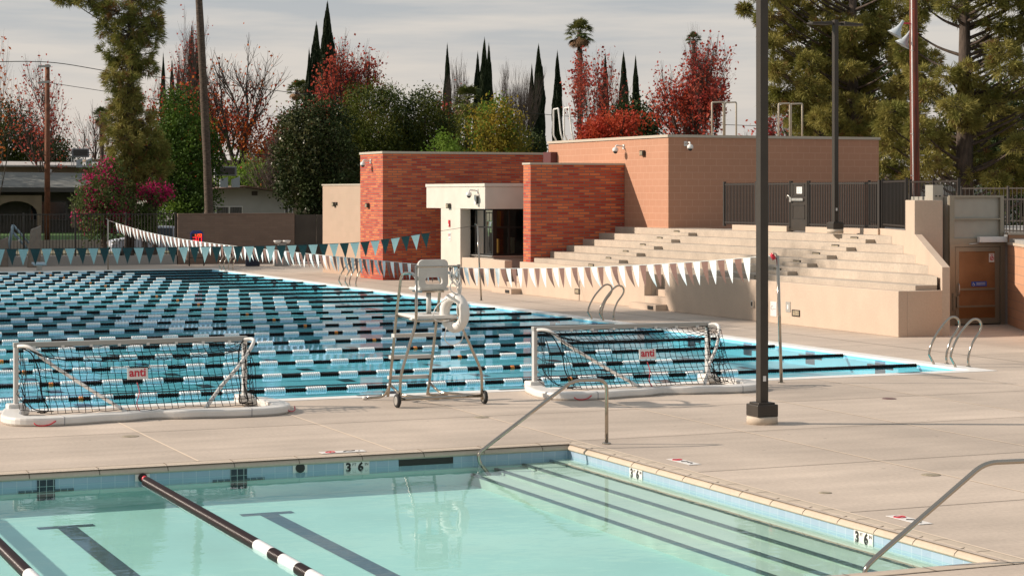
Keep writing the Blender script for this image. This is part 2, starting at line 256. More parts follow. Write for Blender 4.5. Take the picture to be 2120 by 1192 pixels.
# ------------------------------------------------------------ mesh helpers
class MB:
    def __init__(s): s.v = []; s.f = []; s.sm = []
    def quad(s, a, b, c, d, sm=False):
        n = len(s.v); s.v += [tuple(a), tuple(b), tuple(c), tuple(d)]; s.f.append((n, n + 1, n + 2, n + 3)); s.sm.append(sm)
    def poly(s, pts):
        n = len(s.v); s.v += [tuple(p) for p in pts]; s.f.append(tuple(range(n, n + len(pts)))); s.sm.append(False)
    def box(s, x0, x1, y0, y1, z0, z1):
        s.prism([(x0, y0), (x1, y0), (x1, y1), (x0, y1)], z0, z1); return s
    def prism(s, poly, z0, z1):      # z0/z1 numbers or lists per vertex
        k = len(poly); n = len(s.v)
        a = z0 if isinstance(z0, (list, tuple)) else [z0] * k; b = z1 if isinstance(z1, (list, tuple)) else [z1] * k
        s.v += [(p[0], p[1], a[i]) for i, p in enumerate(poly)] + [(p[0], p[1], b[i]) for i, p in enumerate(poly)]
        s.f.append(tuple(n + i for i in reversed(range(k)))); s.f.append(tuple(n + k + i for i in range(k))); s.sm += [False, False]
        for i in range(k):
            j = (i + 1) % k; s.f.append((n + i, n + j, n + k + j, n + k + i)); s.sm.append(False)
        return s
    def obox(s, c, ux, hx, hy, z0, z1):   # oriented box, ux = unit dir in plan
        ux = Vector((ux[0], ux[1])).normalized(); uy = Vector((-ux.y, ux.x)); c = Vector((c[0], c[1]))
        p = [c + ux * a * hx + uy * b * hy for a, b in ((-1, -1), (1, -1), (1, 1), (-1, 1))]
        return s.prism([(q.x, q.y) for q in p], z0, z1)
    def tube(s, pts, r, n=8, caps=True, closed=False):
        pts = [Vector(p) for p in pts]; m = len(pts); rr = r if isinstance(r, (list, tuple)) else [r] * m
        base = len(s.v); prev = None
        for i, p in enumerate(pts):
            if closed: t = pts[(i + 1) % m] - pts[i - 1]
            else: t = (pts[min(i + 1, m - 1)] - pts[max(i - 1, 0)])
            if t.length < 1e-9: t = Vector((0, 0, 1))
            t.normalize()
            if prev is None:
                a = Vector((0, 0, 1)) if abs(t.z) < .9 else Vector((1, 0, 0)); u = t.cross(a).normalized()
            else:
                u = prev - t * prev.dot(t)
                u = u.normalized() if u.length > 1e-6 else t.orthogonal().normalized()
            prev = u; w_ = t.cross(u)
            for k in range(n):
                an = 2 * PI * k / n; q = p + (u * math.cos(an) + w_ * math.sin(an)) * rr[i]; s.v.append((q.x, q.y, q.z))
        rng = m if closed else m - 1
        for i in range(rng):
            j = (i + 1) % m
            for k in range(n):
                k2 = (k + 1) % n; s.f.append((base + i * n + k, base + i * n + k2, base + j * n + k2, base + j * n + k)); s.sm.append(n > 4)
        if caps and not closed:
            s.f.append(tuple(base + k for k in reversed(range(n)))); s.f.append(tuple(base + (m - 1) * n + k for k in range(n))); s.sm += [False, False]
        return s
    def lathe(s, prof, c=(0, 0, 0), axis='Z', n=16):   # prof: (radius, height)
        base = len(s.v); c = Vector(c)
        for r, h in prof:
            for k in range(n):
                a = 2 * PI * k / n; x, y = r * math.cos(a), r * math.sin(a)
                q = {'Z': (x, y, h), 'X': (h, x, y), 'Y': (x, h, y)}[axis]; s.v.append((c.x + q[0], c.y + q[1], c.z + q[2]))
        for i in range(len(prof) - 1):
            for k in range(n):
                k2 = (k + 1) % n; s.f.append((base + i * n + k, base + i * n + k2, base + (i + 1) * n + k2, base + (i + 1) * n + k)); s.sm.append(True)
        s.f.append(tuple(base + k for k in reversed(range(n)))); s.f.append(tuple(base + (len(prof) - 1) * n + k for k in range(n))); s.sm += [False, False]
        return s
    def sphere(s, c, r, n=10, m=6, sc=(1, 1, 1)):
        prof = [(max(1e-4, r * math.sin(PI * i / m)), -r * math.cos(PI * i / m)) for i in range(m + 1)]
        b0 = len(s.v); s.lathe(prof, (0, 0, 0), 'Z', n)
        for i in range(b0, len(s.v)):
            v = s.v[i]; s.v[i] = (c[0] + v[0] * sc[0], c[1] + v[1] * sc[1], c[2] + v[2] * sc[2])
        return s
    def add(s, o, f=lambda p: p):
        n = len(s.v); s.v += [tuple(f(Vector(p))) for p in o.v]; s.f += [tuple(n + i for i in q) for q in o.f]; s.sm += o.sm; return s
    def mesh(s, name, m):
        me = bpy.data.meshes.new(name); me.from_pydata(s.v, [], s.f)
        me.polygons.foreach_set('use_smooth', s.sm); me.materials.append(M[m] if isinstance(m, str) else m)
        me.update(); return me
    def build(s, name, m, parent=None, bevel=0, loc=None):
        return link(name, s.mesh(name, m), parent, bevel, loc)
def link(name, me, parent=None, bevel=0, loc=None):
    o = bpy.data.objects.new(name, me); col.objects.link(o)
    if parent: o.parent = parent
    if loc: o.location = loc
    if bevel:
        b = o.modifiers.new('bevel', 'BEVEL'); b.width = bevel; b.segments = 2; b.limit_method = 'ANGLE'; b.angle_limit = R(40); b.harden_normals = False
    return o
def tag(o, label=None, cat=None, group=None, kind=None):
    if label: o['label'] = label
    if cat: o['category'] = cat
    if group: o['group'] = group
    if kind: o['kind'] = kind
    return o
def thing(name, label, cat, loc=(0, 0, 0), rz=0, group=None):
    o = bpy.data.objects.new(name, None); col.objects.link(o); o.location = loc; o.rotation_euler = (0, 0, rz); o.empty_display_size = .3
    return tag(o, label, cat, group)
def struct(name, mb, m): return tag(mb.build(name, m), kind='structure')
def copy_tree(o, parent=None):
    kids = [c for c in o.children]
    c = o.copy(); col.objects.link(c); c.parent = parent
    for k in kids: copy_tree(k, c)
    return c
def bend(pts, r=.08, n=5):       # rounds the corners of a polyline
    pts = [Vector(p) for p in pts]; out = [pts[0]]
    for i in range(1, len(pts) - 1):
        a, b, c = pts[i - 1], pts[i], pts[i + 1]; d1 = (a - b); d2 = (c - b)
        q = min(r, d1.length * .45, d2.length * .45); p1 = b + d1.normalized() * q; p2 = b + d2.normalized() * q
        for k in range(n + 1):
            t = k / n; out.append(p1 * (1 - t) ** 2 + b * 2 * t * (1 - t) + p2 * t * t)
    out.append(pts[-1]); return out
def smooth(pts, n=6):            # Catmull-Rom
    P = [Vector(p) for p in pts]; out = []
    for i in range(len(P) - 1):
        p0, p1, p2, p3 = P[max(i - 1, 0)], P[i], P[i + 1], P[min(i + 2, len(P) - 1)]
        for k in range(n):
            t = k / n; out.append(.5 * ((2 * p1) + (p2 - p0) * t + (2 * p0 - 5 * p1 + 4 * p2 - p3) * t * t + (3 * p1 - p0 - 3 * p2 + p3) * t ** 3))
    out.append(P[-1]); return out
def text(s, size, mname, parent, loc, rot, name='lettering', ext=.001, bold=0):
    cu = bpy.data.curves.new('t', 'FONT'); cu.body = s; cu.size = size; cu.extrude = ext; cu.align_x = 'CENTER'; cu.align_y = 'CENTER'; cu.offset = bold; cu.resolution_u = 3
    t = bpy.data.objects.new('t', cu); col.objects.link(t); bpy.context.view_layer.update()
    me = bpy.data.meshes.new_from_object(t); bpy.data.objects.remove(t); me.materials.clear(); me.materials.append(M[mname])
    o = link(name, me, parent); o.location = loc; o.rotation_euler = rot; return o
FACE_Y = (PI / 2, 0, 0)          # text on a wall facing -Y
FACE_X = (PI / 2, 0, -PI / 2)    # text on a wall facing -X

# ------------------------------------------------------------ ground, deck, pools
PX0, PW, PL = -26.0, 0.0, 51.2            # big pool outer edge
SX, SY0, SY1 = -10.95, -14.62, -6.20      # small pool water-side edges
mb = MB()
for (x0, x1, y0, y1) in ((-60, 40, -40, SY0), (SX, 40, SY0, SY1), (-60, 40, SY1, 0), (0, 40, 0, PL), (-60, PX0, 0, PL), (-60, 40, PL, 56.4), (-60, -45, SY0, SY1)):
    mb.quad((x0, y0, 0), (x1, y0, 0), (x1, y1, 0), (x0, y1, 0))
struct('deck', mb, 'deck')
mb = MB(); z = -.02
for (x0, x1, y0, y1) in ((-900, 900, -400, -40), (-900, -60, -40, 56.4), (40, 900, -40, 56.4), (-900, 900, 61, 1400)):
    mb.quad((x0, y0, z), (x1, y0, z), (x1, y1, z), (x0, y1, z))
struct('ground', mb, 'dry_ground')
mb = MB(); mb.quad((-900, 56.4, -.02), (900, 56.4, -.02), (900, 61, -.02), (-900, 61, -.02)); struct('pavement', mb, 'grey_concrete')
mb = MB(); mb.quad((-300, 61.5, -.012), (300, 61.5, -.012), (300, 72, -.012), (-300, 72, -.012)); struct('street', mb, 'asphalt')
# joints
mb = MB(); wj = .012; zj = .004
def strip(mb, x0, x1, y0, y1, z): mb.quad((x0, y0, z), (x1, y0, z), (x1, y1, z), (x0, y1, z))
for X, y0, y1 in ((-15.45, SY1 + .22, 0), (-13.09, SY1 + .22, 0), (-10.73, -30, 0), (-8.37, -30, 0), (-6.01, -30, 0), (-3.65, -30, 0), (-1.29, -30, 0), (-17.81, SY1 + .22, 0), (1.07, -30, 0)):
    strip(mb, X - wj, X + wj, y0, y1, zj)
struct('deck_joint', mb, 'joint')
mb = MB(); wj = .007
for Y in (-3.0, -5.97):
    strip(mb, -40, 9, Y - wj, Y + wj, zj)
for Y in (-9.0, -12.0): strip(mb, -10.7, 9, Y - wj, Y + wj, zj)
for Y in np.arange(2.9, 50, 3.0): strip(mb, .06, 3.0, Y - wj * .7, Y + wj * .7, zj)
strip(mb, 1.52, 1.54, 0.3, 56, zj)
struct('deck_sawcut', mb, 'sawcut')
# big pool
E_ = .32
mb = MB()
for (x0, x1, y0, y1) in ((PX0, PW, 0, E_), (-E_, PW, E_, PL - E_), (PX0, PW, PL - E_, PL), (PX0, PX0 + E_, E_, PL - E_)):
    mb.box(x0, x1, y0, y1, -.5, .006)
struct('big_pool_edge', mb, 'white_edge')
zf = -.34
mb = MB(); strip(mb, PX0 + E_, -E_, E_, PL - E_, zf)
for a, b in (((PX0 + E_, E_ + .003), (-E_, E_ + .003)), ((-E_ - .003, E_), (-E_ - .003, PL - E_)), ((-E_, PL - E_ - .003), (PX0 + E_, PL - E_ - .003))):
    mb.quad((*a, zf), (*b, zf), (*b, -.03), (*a, -.03))
struct('big_pool_basin', mb, 'basin_big')
mb = MB(); strip(mb, PX0 + E_ - .01, -E_ + .01, E_ - .01, PL - E_ + .01, -.045); struct('big_pool_water', mb, 'water_big')
LANE0, LSP = 1.85, 2.42
mb = MB(); zl = zf + .004
for k in range(-1, 20):
    y = LANE0 + LSP * (k + .5)
    if y < .9: continue
    strip(mb, -24.5, -1.6, y - .11, y + .11, zl); strip(mb, -1.75, -1.6, y - .45, y - .1, zl); strip(mb, -1.75, -1.6, y + .1, y + .45, zl)
# crossing marks of the lengthwise course
for X in (-4.4, -7.0, -9.6, -12.2, -14.8):
    for k in range(0, 21):
        y = LANE0 + LSP * k; strip(mb, X - .12, X + .12, y - .75 * (1 if k % 1 == 0 else 0), y - .25, zl + .004)
struct('big_pool_lane_lines', mb, 'lane_line')
mb = MB(); xw = -E_ - .012      # target crosses on the long wall, at each lane
for k in range(20):
    y = LANE0 + LSP * (k + .5)
    mb.box(xw, -E_, y - .16, y + .16, -.30, -.05); mb.box(xw, -E_, y - .42, y - .162, -.19, -.13); mb.box(xw, -E_, y + .162, y + .42, -.19, -.13)
struct('wall_target_marks', mb, 'lane_line')
mb = MB()
for X in (-6.2, -8.9, -11.2, -15.4, -1.6): mb.box(X - .22, X + .22, E_ - .10, E_ + .004, -.04, .0085)
struct('gutter_grates', mb, 'black')
# small pool
zf = -.42; zw = -.14
prof = [(0.20, 0.004), (.085, .004), (.045, -.003), (.005, -.018), (-.02, -.04), (-.026, -.058), (-.015, -.072), (0.0, -.075)]
mb = MB()     # bullnose coping, right side and far side and near side
for i in range(len(prof) - 1):
    a, b = prof[i], prof[i + 1]
    mb.quad((SX + a[0], SY0 - a[0], a[1]), (SX + a[0], SY1 + a[0], a[1]), (SX + b[0], SY1 + b[0], b[1]), (SX + b[0], SY0 - b[0], b[1]), True)
    mb.quad((SX + a[0], SY1 + a[0], a[1]), (-45, SY1 + a[0], a[1]), (-45, SY1 + b[0], b[1]), (SX + b[0], SY1 + b[0], b[1]), True)
    mb.quad((-45, SY0 - a[0], a[1]), (SX + a[0], SY0 - a[0], a[1]), (SX + b[0], SY0 - b[0], b[1]), (-45, SY0 - b[0], b[1]), True)
struct('small_pool_coping', mb, 'coping')
mb = MB()
y = SY1 + .1
for yy in np.arange(SY1 + .1, SY0, -.61): mb.tube([(SX + p[0], yy, p[1] + .0015) for p in prof[1:6]], .004, 4)
for yy in np.arange(SY1 - .1, SY0, -.61): mb.quad((SX + .2, yy - .005, .0075), (SX + .2, yy + .005, .0075), (SX + .05, yy + .005, .0075), (SX + .05, yy - .005, .0075))
for xx in np.arange(SX - .35, -22, -.76): mb.tube([(xx, SY1 + p[0], p[1] + .0015) for p in prof[:6]], .005, 4)
for xx in np.arange(SX - .0, -14, -.76): strip(mb, xx - .005, xx + .005, SY0 - .2, SY0, .0075)
strip(mb, -45, SX + .2, SY0 - .2, SY0 - .19, .0075); strip(mb, -45, SX + .2, SY1 + .2, SY1 + .208, .0075)
struct('coping_joints', mb, 'sawcut')
mb = MB()
mb.quad((SX, SY0, -.07), (SX, SY1, -.07), (SX, SY1, -.22), (SX, SY0, -.22))
mb.quad((SX, SY1, -.07), (-45, SY1, -.07), (-45, SY1, -.22), (SX, SY1, -.22)); mb.quad((-45, SY0, -.07), (SX, SY0, -.07), (SX, SY0, -.22), (-45, SY0, -.22))
struct('small_pool_tile_band', mb, 'pool_tile')
mb = MB(); strip(mb, -45, -12.2, SY0, SY1, zf)
mb.quad((SX, SY1, -.22), (-45, SY1, -.22), (-45, SY1, zf), (SX, SY1, zf)); mb.quad((-45, SY0, -.22), (SX, SY0, -.22), (SX, SY0, zf), (-45, SY0, zf))
mb.quad((-45, SY0, -.07), (-45, SY1, -.07), (-45, SY1, zf), (-45, SY0, zf))
struct('small_pool_basin', mb, 'basin_small')
steps = [(SX, -11.2, -.18), (-11.2, -11.56, -.205), (-11.56, -11.92, -.24), (-11.92, -12.22, -.29)]
mb = MB(); nd = MB(); ntn = MB(); rs = MB()
for i, (xa, xb, z) in enumerate(steps):
    strip(mb, xb, xa, SY0, SY1, z); z2 = steps[i + 1][2] if i < 3 else zf
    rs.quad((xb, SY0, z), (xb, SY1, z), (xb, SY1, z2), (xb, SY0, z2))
    t_ = ntn if i == 0 else nd
    strip(t_, xb - .002, xb + .035, SY0, SY1 if i else SY1 - .42, z + .004)
    if i == 0: strip(nd, xb - .002, xb + .035, SY1 - .42, SY1, z + .004)  # far stretch of the tan nosing painted dark as shade
    (nd).quad((xb - .003, SY0, z + .004), (xb - .003, SY1, z + .004), (xb - .003, SY1, z - .02), (xb - .003, SY0, z - .02))
struct('pool_steps', mb, 'step_white'); struct('step_risers', rs, 'step_riser'); struct('nosing_tiles_and_shade', nd, 'nosing'); struct('ledge_nosing', ntn, 'nosing_tan')
mb = MB(); strip(mb, -45, SX + .02, SY0 - .01, SY1 + .01, zw); struct('small_pool_water', mb, 'water_small')
mb = MB(); ml = MB(); zl = zf + .004
for X in (-15.05, -17.2, -19.3, -21.4):
    strip(ml, X - .10, X + .10, SY0 + 1, SY1 - 1.2, zl); strip(ml, X - .29, X + .29, SY1 - 1.2, SY1 - 1.06, zl)
    mb.box(X - .095, X + .095, SY1 - .012, SY1, -.30, -.075); mb.box(X - .30, X - .097, SY1 - .012, SY1, -.215, -.185); mb.box(X + .097, X + .30, SY1 - .012, SY1, -.215, -.185)
struct('small_pool_lane_tiles', mb, 'dark_tile'); struct('small_pool_floor_lines', ml, 'lane_tile')
mb = MB(); mb.box(-13.13, -12.45, SY1 - .006, SY1 + .01, -.152, -.078); tag(mb.build('skimmer_opening', 'black'), 'dark skimmer slot in the far wall of the small pool', 'skimmer')

# lane ropes --------------------------------------------------
def discs(L, pitch, r, n=10, ax='X', thick=.8, g=.82):
    mb = MB(); k = max(1, int(round(L / pitch)))
    for i in range(k):
        h = (i + .5) * pitch; q = pitch * thick / 2
        mb.lathe([(r * g, h - q), (r * (g + 5) / 6, h - q * .62), (r, h), (r * (g + 5) / 6, h + q * .62), (r * g, h + q)], (0, 0, 0), ax, n)
    return mb
ORD = 'first second third fourth fifth sixth seventh eighth ninth tenth eleventh twelfth thirteenth fourteenth fifteenth sixteenth seventeenth eighteenth nineteenth twentieth twenty-first'.split()
pitch = .0365
mw = discs(.33, pitch, .052, 10).mesh('white_floats', 'float_white'); mk = discs(.33, pitch, .036, 8).mesh('black_floats', 'float_black')
mo = discs(.073, pitch, .042, 8).mesh('orange_floats', 'float_orange'); mk2 = discs(.11, pitch, .036, 8).mesh('black_floats', 'float_black'); mk3 = discs(.15, pitch, .036, 8).mesh('black_floats', 'float_black')
mlong = discs(3.65, pitch, .034, 8).mesh('black_floats', 'float_black')
mcab = MB().tube([(0, 0, 0), (-25.2, 0, 0)], .006, 5).mesh('cable', 'cable')
def make_rope():
    t = thing('lane_rope', ORD[0] + ' black and white lane rope from the near edge of the big pool', 'lane rope', (-E_, LANE0, -.035), 0, 'lane ropes across the big pool')
    link('cable', mcab, t); x = -.05
    o = link('black_floats', mlong, t); o.location.x = x - 3.65; x -= 3.65
    i = 0
    while x > -19.2:
        o = link('white_floats', mw, t); o.location.x = x - .33; x -= .335
        if i == 4 or i == 16:
            o = link('black_floats', mk2, t); o.location.x = x - .11; x -= .11
            o = link('orange_floats', mo, t); o.location.x = x - .073; x -= .073
            o = link('black_floats', mk3, t); o.location.x = x - .15; x -= .15
        else:
            o = link('black_floats', mk, t); o.location.x = x - .33; x -= .335
        i += 1
    return t
rope = make_rope()
for k in range(1, 21):
    c = copy_tree(rope); c.location.y = LANE0 + LSP * k + random.Random(k).uniform(-.05, .05); c.rotation_euler.z = random.Random(k + 50).uniform(-.003, .003); c.location.x += random.Random(k + 9).uniform(-.03, .02); c['label'] = ORD[k] + (' black and white lane rope from the near edge of the big pool' if k < 20 else ' lane rope, the farthest, along the far end of the big pool')
# small-pool ropes
def small_rope(X, label, L=7.9, dark=4.35):
    t = thing('lane_rope', label, 'lane rope', (X, SY1 - .12, zw + .01), 0, 'thick lane ropes across the small pool')
    MB().tube([(0, .1, .03), (0, -L, 0)], .006, 5).build('cable', 'cable', t)
    y = -.1
    def sec(Ls, nm, mt):
        nonlocal y
        me = discs(Ls, .036, .055, 18, 'Y', .98, .3).mesh(nm, mt); o = link(nm, me, t); o.location.y = y - Ls; y -= Ls + .004
    sec(dark, 'brown_floats', 'float_brown')
    while y > -L:
        sec(.46, 'white_floats', 'float_white'); sec(.31, 'brown_floats', 'float_brown')
    MB().sphere((0, -.02, .02), .035).build('red_end_cap', 'red_plastic', t)
    MB().box(-.08, .08, .085, .115, -.02, .055).build('anchor_plate', 'white_plastic', t); MB().lathe([(.05, 0), (.05, .012)], (0, .072, .02), 'Y', 14).build('anchor_cup', 'black', t)
small_rope(-16.15, 'thick brown lane rope with white bands crossing the small pool from its red-capped anchor')
small_rope(-18.28, 'thick brown lane rope of the small pool cut off by the left photo edge', dark=4.95)
t = thing('rope_anchor', 'empty round rope anchor in a white frame on the small pool far wall', 'rope anchor', (-14.33, SY1 - .006, -.10))
MB().box(-.085, .085, -.006, .006, -.06, .035).build('frame', 'sign_white', t); MB().lathe([(.055, -.012), (.055, 0)], (0, -.004, -.005), 'Y', 16).build('cup', 'black', t)
# depth markers on the tile band
def depth_marker(loc, rot, label):
    t = thing('depth_marker', label, 'depth marker', loc, rot); MB().box(-.155, .155, -.006, .006, -.152, 0).build('tile', 'sign_white', t)
    for s, sz, x, z in (('3', .135, -.10, -.062), ('6', .135, .048, -.062)): text(s, sz, 'black', t, (x, -.0075, z), FACE_Y, bold=.006, name='numeral')
    text('FT', .045, 'black', t, (-.03, -.0075, -.03), FACE_Y); text('IN', .045, 'black', t, (.12, -.0075, -.03), FACE_Y)
depth_marker((-13.65, SY1 - .006, -.073), 0, 'white 3 FT 6 IN tile on the small pool far wall beside the skimmer slot')
depth_marker((SX - .006, -8.02, -.073), -PI / 2, 'white 3 FT 6 IN tile on the small pool right wall near its far corner')
depth_marker((SX - .006, -12.62, -.073), -PI / 2, 'white 3 FT 6 IN tile on the small pool right wall beside the near handrail')
# deck tiles with a no-diving roundel
def deck_tile(x, y, rz, label):
    t = thing('no_diving_tile', label, 'deck marker', (x, y, .004), rz, 'no diving tiles set in the deck beside the small pool'); MB().box(-.27, .27, -.075, .075, 0, .003).build('tile', 'sign_white', t)
    m_ = MB(); m_.tube([(-.15 + .055 * math.cos(a), .055 * math.sin(a), .004) for a in np.linspace(0, 2 * PI, 20, endpoint=False)], .006, 4, closed=True)
    m_.box(-.155, -.145, -.05, .05, .003, .008); m_.build('red_roundel', 'red_plastic', t)
    m_ = MB(); m_.tube([(.0, -.03, .005), (.05, .03, .005), (.1, 0, .005), (.16, .03, .005)], .006, 4); m_.sphere((.2, -.01, .004), .014, 8, 4, (1, 1, .3)); m_.build('diver_mark', 'black', t)
deck_tile(-13.7, -5.85, 0, 'white no diving tile in the deck between the small pool and the lifeguard chair')
deck_tile(-10.45, -8.2, -PI / 2, 'white no diving tile right of the small pool near its far right corner')
deck_tile(-10.45, -12.6, -PI / 2, 'white no diving tile in the deck behind the near handrail, bottom right')
for i, (x, y, l) in enumerate(((-15.64, -3.35, 'round brass deck drain in front of the left water polo goal'), (-10.8, -3.1, 'round brass deck drain between the lifeguard chair and the small pool corner'), (-8.5, -10.17, 'round brass deck drain beside the near handrail'), (-4.34, -3.2, 'dark round deck drain right of the near lamp post'), (-10.24, -10.83, 'small brass deck drain close to the small pool coping'))):
    t = MB().lathe([(.11 if i < 4 else .07, 0), (.10 if i < 4 else .06, .004), (.03, .005)], (0, 0, 0), 'Z', 18).build('deck_drain', 'nosing_tan' if i != 3 else 'cable'); t.location = (x, y, .001); tag(t, l, 'deck drain', 'deck drains')
# ------------------------------------------------------------ water polo goals (origin: left post foot; +x along the mouth, -y towards the camera)
def make_goal(loc, label, W=3.2):
    t = thing('water_polo_goal', label, 'water polo goal', loc, 0, 'water polo goals at the near edge of the big pool')
    H_ = .93; bz = .115
    def beam(a, b_, w_):
        pass
    for x in (0, W):
        MB().box(x - .030, x + .030, -.045, .045, .07, H_).build('post', 'post_alu', t, .008)
    MB().box(-.036, W + .036, -.051, .049, H_ + .0, H_ + .068).build('crossbar', 'grey_alu', t, .008)
    # float: wavy ring open on the pool side
    def path(off):
        outer = [(-.02, .20), (-.16, .0), (-.25, -.38), (-.33, -.85), (-.22, -1.25), (.15, -1.42), (.55, -1.40), (.95, -1.30), (1.25, -1.30), (1.6, -1.14), (1.95, -1.28), (2.3, -1.30), (2.7, -1.40), (W + .02, -1.36), (W + .30, -1.15), (W + .42, -.8), (W + .42, -.3), (W + .34, .02), (W + .18, .18)]
        return outer
    out = smooth([(p[0], p[1], 0) for p in path(0)], 5)
    m_ = MB(); inner = []
    for i, p in enumerate(out):
        tt = (out[min(i + 1, len(out) - 1)] - out[max(i - 1, 0)]).normalized(); nrm = Vector((-tt.y, tt.x, 0)); inner.append(p + nrm * .27)
    def ring(z, e): return [p + (q - p).normalized() * e for p, q in zip(out, inner)], [q - (q - p).normalized() * e for p, q in zip(out, inner)]
    lv = [(0.005, .02), (.03, 0), (bz - .03, 0), (bz - .008, .008), (bz, .03)]
    L_ = [ring(z, e) for z, e in lv]
    for i in range(len(out) - 1):
        for k in range(len(lv) - 1):
            for side in (0, 1):
                a, b_ = L_[k][side], L_[k + 1][side]; z0, z1 = lv[k][0], lv[k + 1][0]
                q = [(a[i].x, a[i].y, z0), (a[i + 1].x, a[i + 1].y, z0), (b_[i + 1].x, b_[i + 1].y, z1), (b_[i].x, b_[i].y, z1)]
                m_.quad(*(q if side == 0 else q[::-1]), True)
        a, b_ = L_[-1]; m_.quad((a[i].x, a[i].y, bz), (a[i + 1].x, a[i + 1].y, bz), (b_[i + 1].x, b_[i + 1].y, bz), (b_[i].x, b_[i].y, bz))
        a, b_ = L_[0]; m_.quad((b_[i].x, b_[i].y, .005), (b_[i + 1].x, b_[i + 1].y, .005), (a[i + 1].x, a[i + 1].y, .005), (a[i].x, a[i].y, .005))
    for i in (0, -1):
        m_.poly([(L_[k][0][i].x, L_[k][0][i].y, lv[k][0]) for k in range(5)] + [(L_[k][1][i].x, L_[k][1][i].y, lv[k][0]) for k in reversed(range(5))])
    fl = m_.build('float', 'white_plastic', t)
    m_ = MB()    # seams across the float
    for i in (28, 62):
        p, q = out[i], inner[i]; m_.tube([p + Vector((0, 0, .01)), p + Vector((0, 0, bz - .012)), p + (q - p) * .1 + Vector((0, 0, bz + .001)), q + Vector((0, 0, bz + .001))], .006, 4)
    m_.build('seam', 'ink_grey', fl)
    for x in (0, W): MB().box(x - .12, x + .12, -.12, .13, .05, .17).build('post_block', 'white_plastic', t, .02)
    for (p, q, r_) in (((.02, -.06, H_ + .02), (1.28, -1.08, bz - .01), 0), ((W - .02, -.05, H_ + .02), (2.35, -1.08, bz - .01), 1)):
        P = Vector(p); Q = Vector(q)
        pts = [P, P + Vector((.14 if r_ == 0 else .10, -.16, -.015)), P + (Q - P) * (.30 if r_ == 0 else .42) + (Vector((0, 0, .03)) if r_ == 0 else Vector((.16, -.02, .04))), P + (Q - P) * .7 + Vector((0 if r_ == 0 else .05, 0, .005)), Q]
        MB().tube(smooth(pts, 6), .026, 8).build('brace', 'white_plastic', t)
    # handles
    for (x, y, a) in ((.12, -1.445, 0), (W + .36, -1.05, .9)):
        m_ = MB().tube(smooth([(-.13, 0, .055), (-.1, -.03, .03), (-.02, -.04, .02), (.07, -.04, .035), (.15, 0, .07)], 5), .008, 6)
        o = m_.build('rope_handle', 'red_plastic', t); o.location = (x, y, 0); o.rotation_euler = (0, 0, a)
    # net: roof falling to the back, sagging; then back panel down to the float
    rnd = random.Random(int(abs(loc[0] * 100)))
    nx, n1, n2 = 32, 5, 8
    g_ = []
    for i in range(nx + 1):
        u = i / nx; x = .03 + (W - .06) * u; rowp = []
        edge = min(u, 1 - u)
        sag = .17 * (1 - math.exp(-edge * 9)) ; bow = .15 * math.sin(PI * u)
        xs = x + (.10 if u < .5 else -.10) * math.exp(-edge * 14)
        for j in range(n1 + 1):
            v = j / n1; y = -.04 - (.62 - bow * .4) * v; z = H_ - .01 - sag * (v ** .7) - .06 * math.sin(PI * v) * (1 - math.exp(-edge * 8)); rowp.append((xs if j else x, y, z))
        zb = rowp[-1][2]; yb = rowp[-1][1]
        for j in range(1, n2 + 1):
            v = j / n2; y = yb - (.50 - .05 * math.cos(6 * PI * u)) * v ** 1.3; z = zb + (bz + .02 - zb) * v; rowp.append((xs, y, z))
        g_.append([(p[0] + rnd.uniform(-.012, .012), p[1] + rnd.uniform(-.012, .012), p[2] + rnd.uniform(-.010, .010)) for p in rowp])
    m_ = MB(); ncord = .005
    for i in range(nx + 1): m_.tube(g_[i], ncord, 3, caps=False)
    for j in range(n1 + n2 + 1): m_.tube([g_[i][j] for i in range(nx + 1)], ncord, 3, caps=False)
    for side in (0, nx):     # side panels, bunched
        x = g_[side][0][0]
        for k in range(6):
            z = bz + .05 + (H_ - bz - .1) * k / 6; m_.tube([(x, -.03, z + .03 * rnd.random()), (x + rnd.uniform(-.03, .03), -.3 - .1 * rnd.random(), z - .05), (x + (.10 if side == 0 else -.10) * (1), -.55 - .35 * (1 - k / 6), z - .02)], ncord, 3, caps=False)
        for k in range(5):
            v = (k + .5) / 5; yb = -.12 - .55 * v; m_.tube([(x + .02 * rnd.random(), yb * .6, H_ - .03 - .1 * v), (x + rnd.uniform(-.05, .05), yb, .6), (x + rnd.uniform(-.06, .06), yb - .05, .32), (x + rnd.uniform(-.1, .1), yb - .15 * v, bz + .02)], ncord, 3, caps=False)
        # gathered cord down the corner
        sgn = 1 if side == 0 else -1
        m_.tube(smooth([(x, -.05, H_), (x + sgn * .12, -.3, H_ - .06), (x + sgn * .2, -.5, .6), (x + sgn * .2, -.62, .35), (x + sgn * .26, -.8, bz + .03), (x + sgn * .1, -.9, bz + .02)], 5), .009, 5, caps=False)
        m_.tube(smooth([(x + sgn * .02, -.12, .4), (x + sgn * .05, -.4, .22), (x + sgn * .12, -.7, bz + .03), (x + sgn * .3, -.95, bz + .03)], 5), .008, 5, caps=False)
    m_.tube([g_[i][0] for i in range(nx + 1)], .006, 4, caps=False)
    nt_ = m_.build('net', 'net', t)
    m_ = MB()
    for i in range(2, nx, 4): m_.box(g_[i][0][0] - .02, g_[i][0][0] + .02, -.075, -.05, H_ - .015, H_ + .02)
    for x in (0, W):
        for k in range(7): m_.box(x - .012 + (.03 if x == 0 else -.03), x + .012 + (.03 if x == 0 else -.03), -.062, -.05, .2 + k * .1, .225 + k * .1)
    m_.build('net_clips', 'white_plastic', t)
    pl = MB().box(-.14, .14, -.006, .006, -.075, .075).build('name_plate', 'sign_white', t); j = int(nx * .44); pl.location = (1.46, -.92, .60); pl.rotation_euler = (-.12, 0, 0)
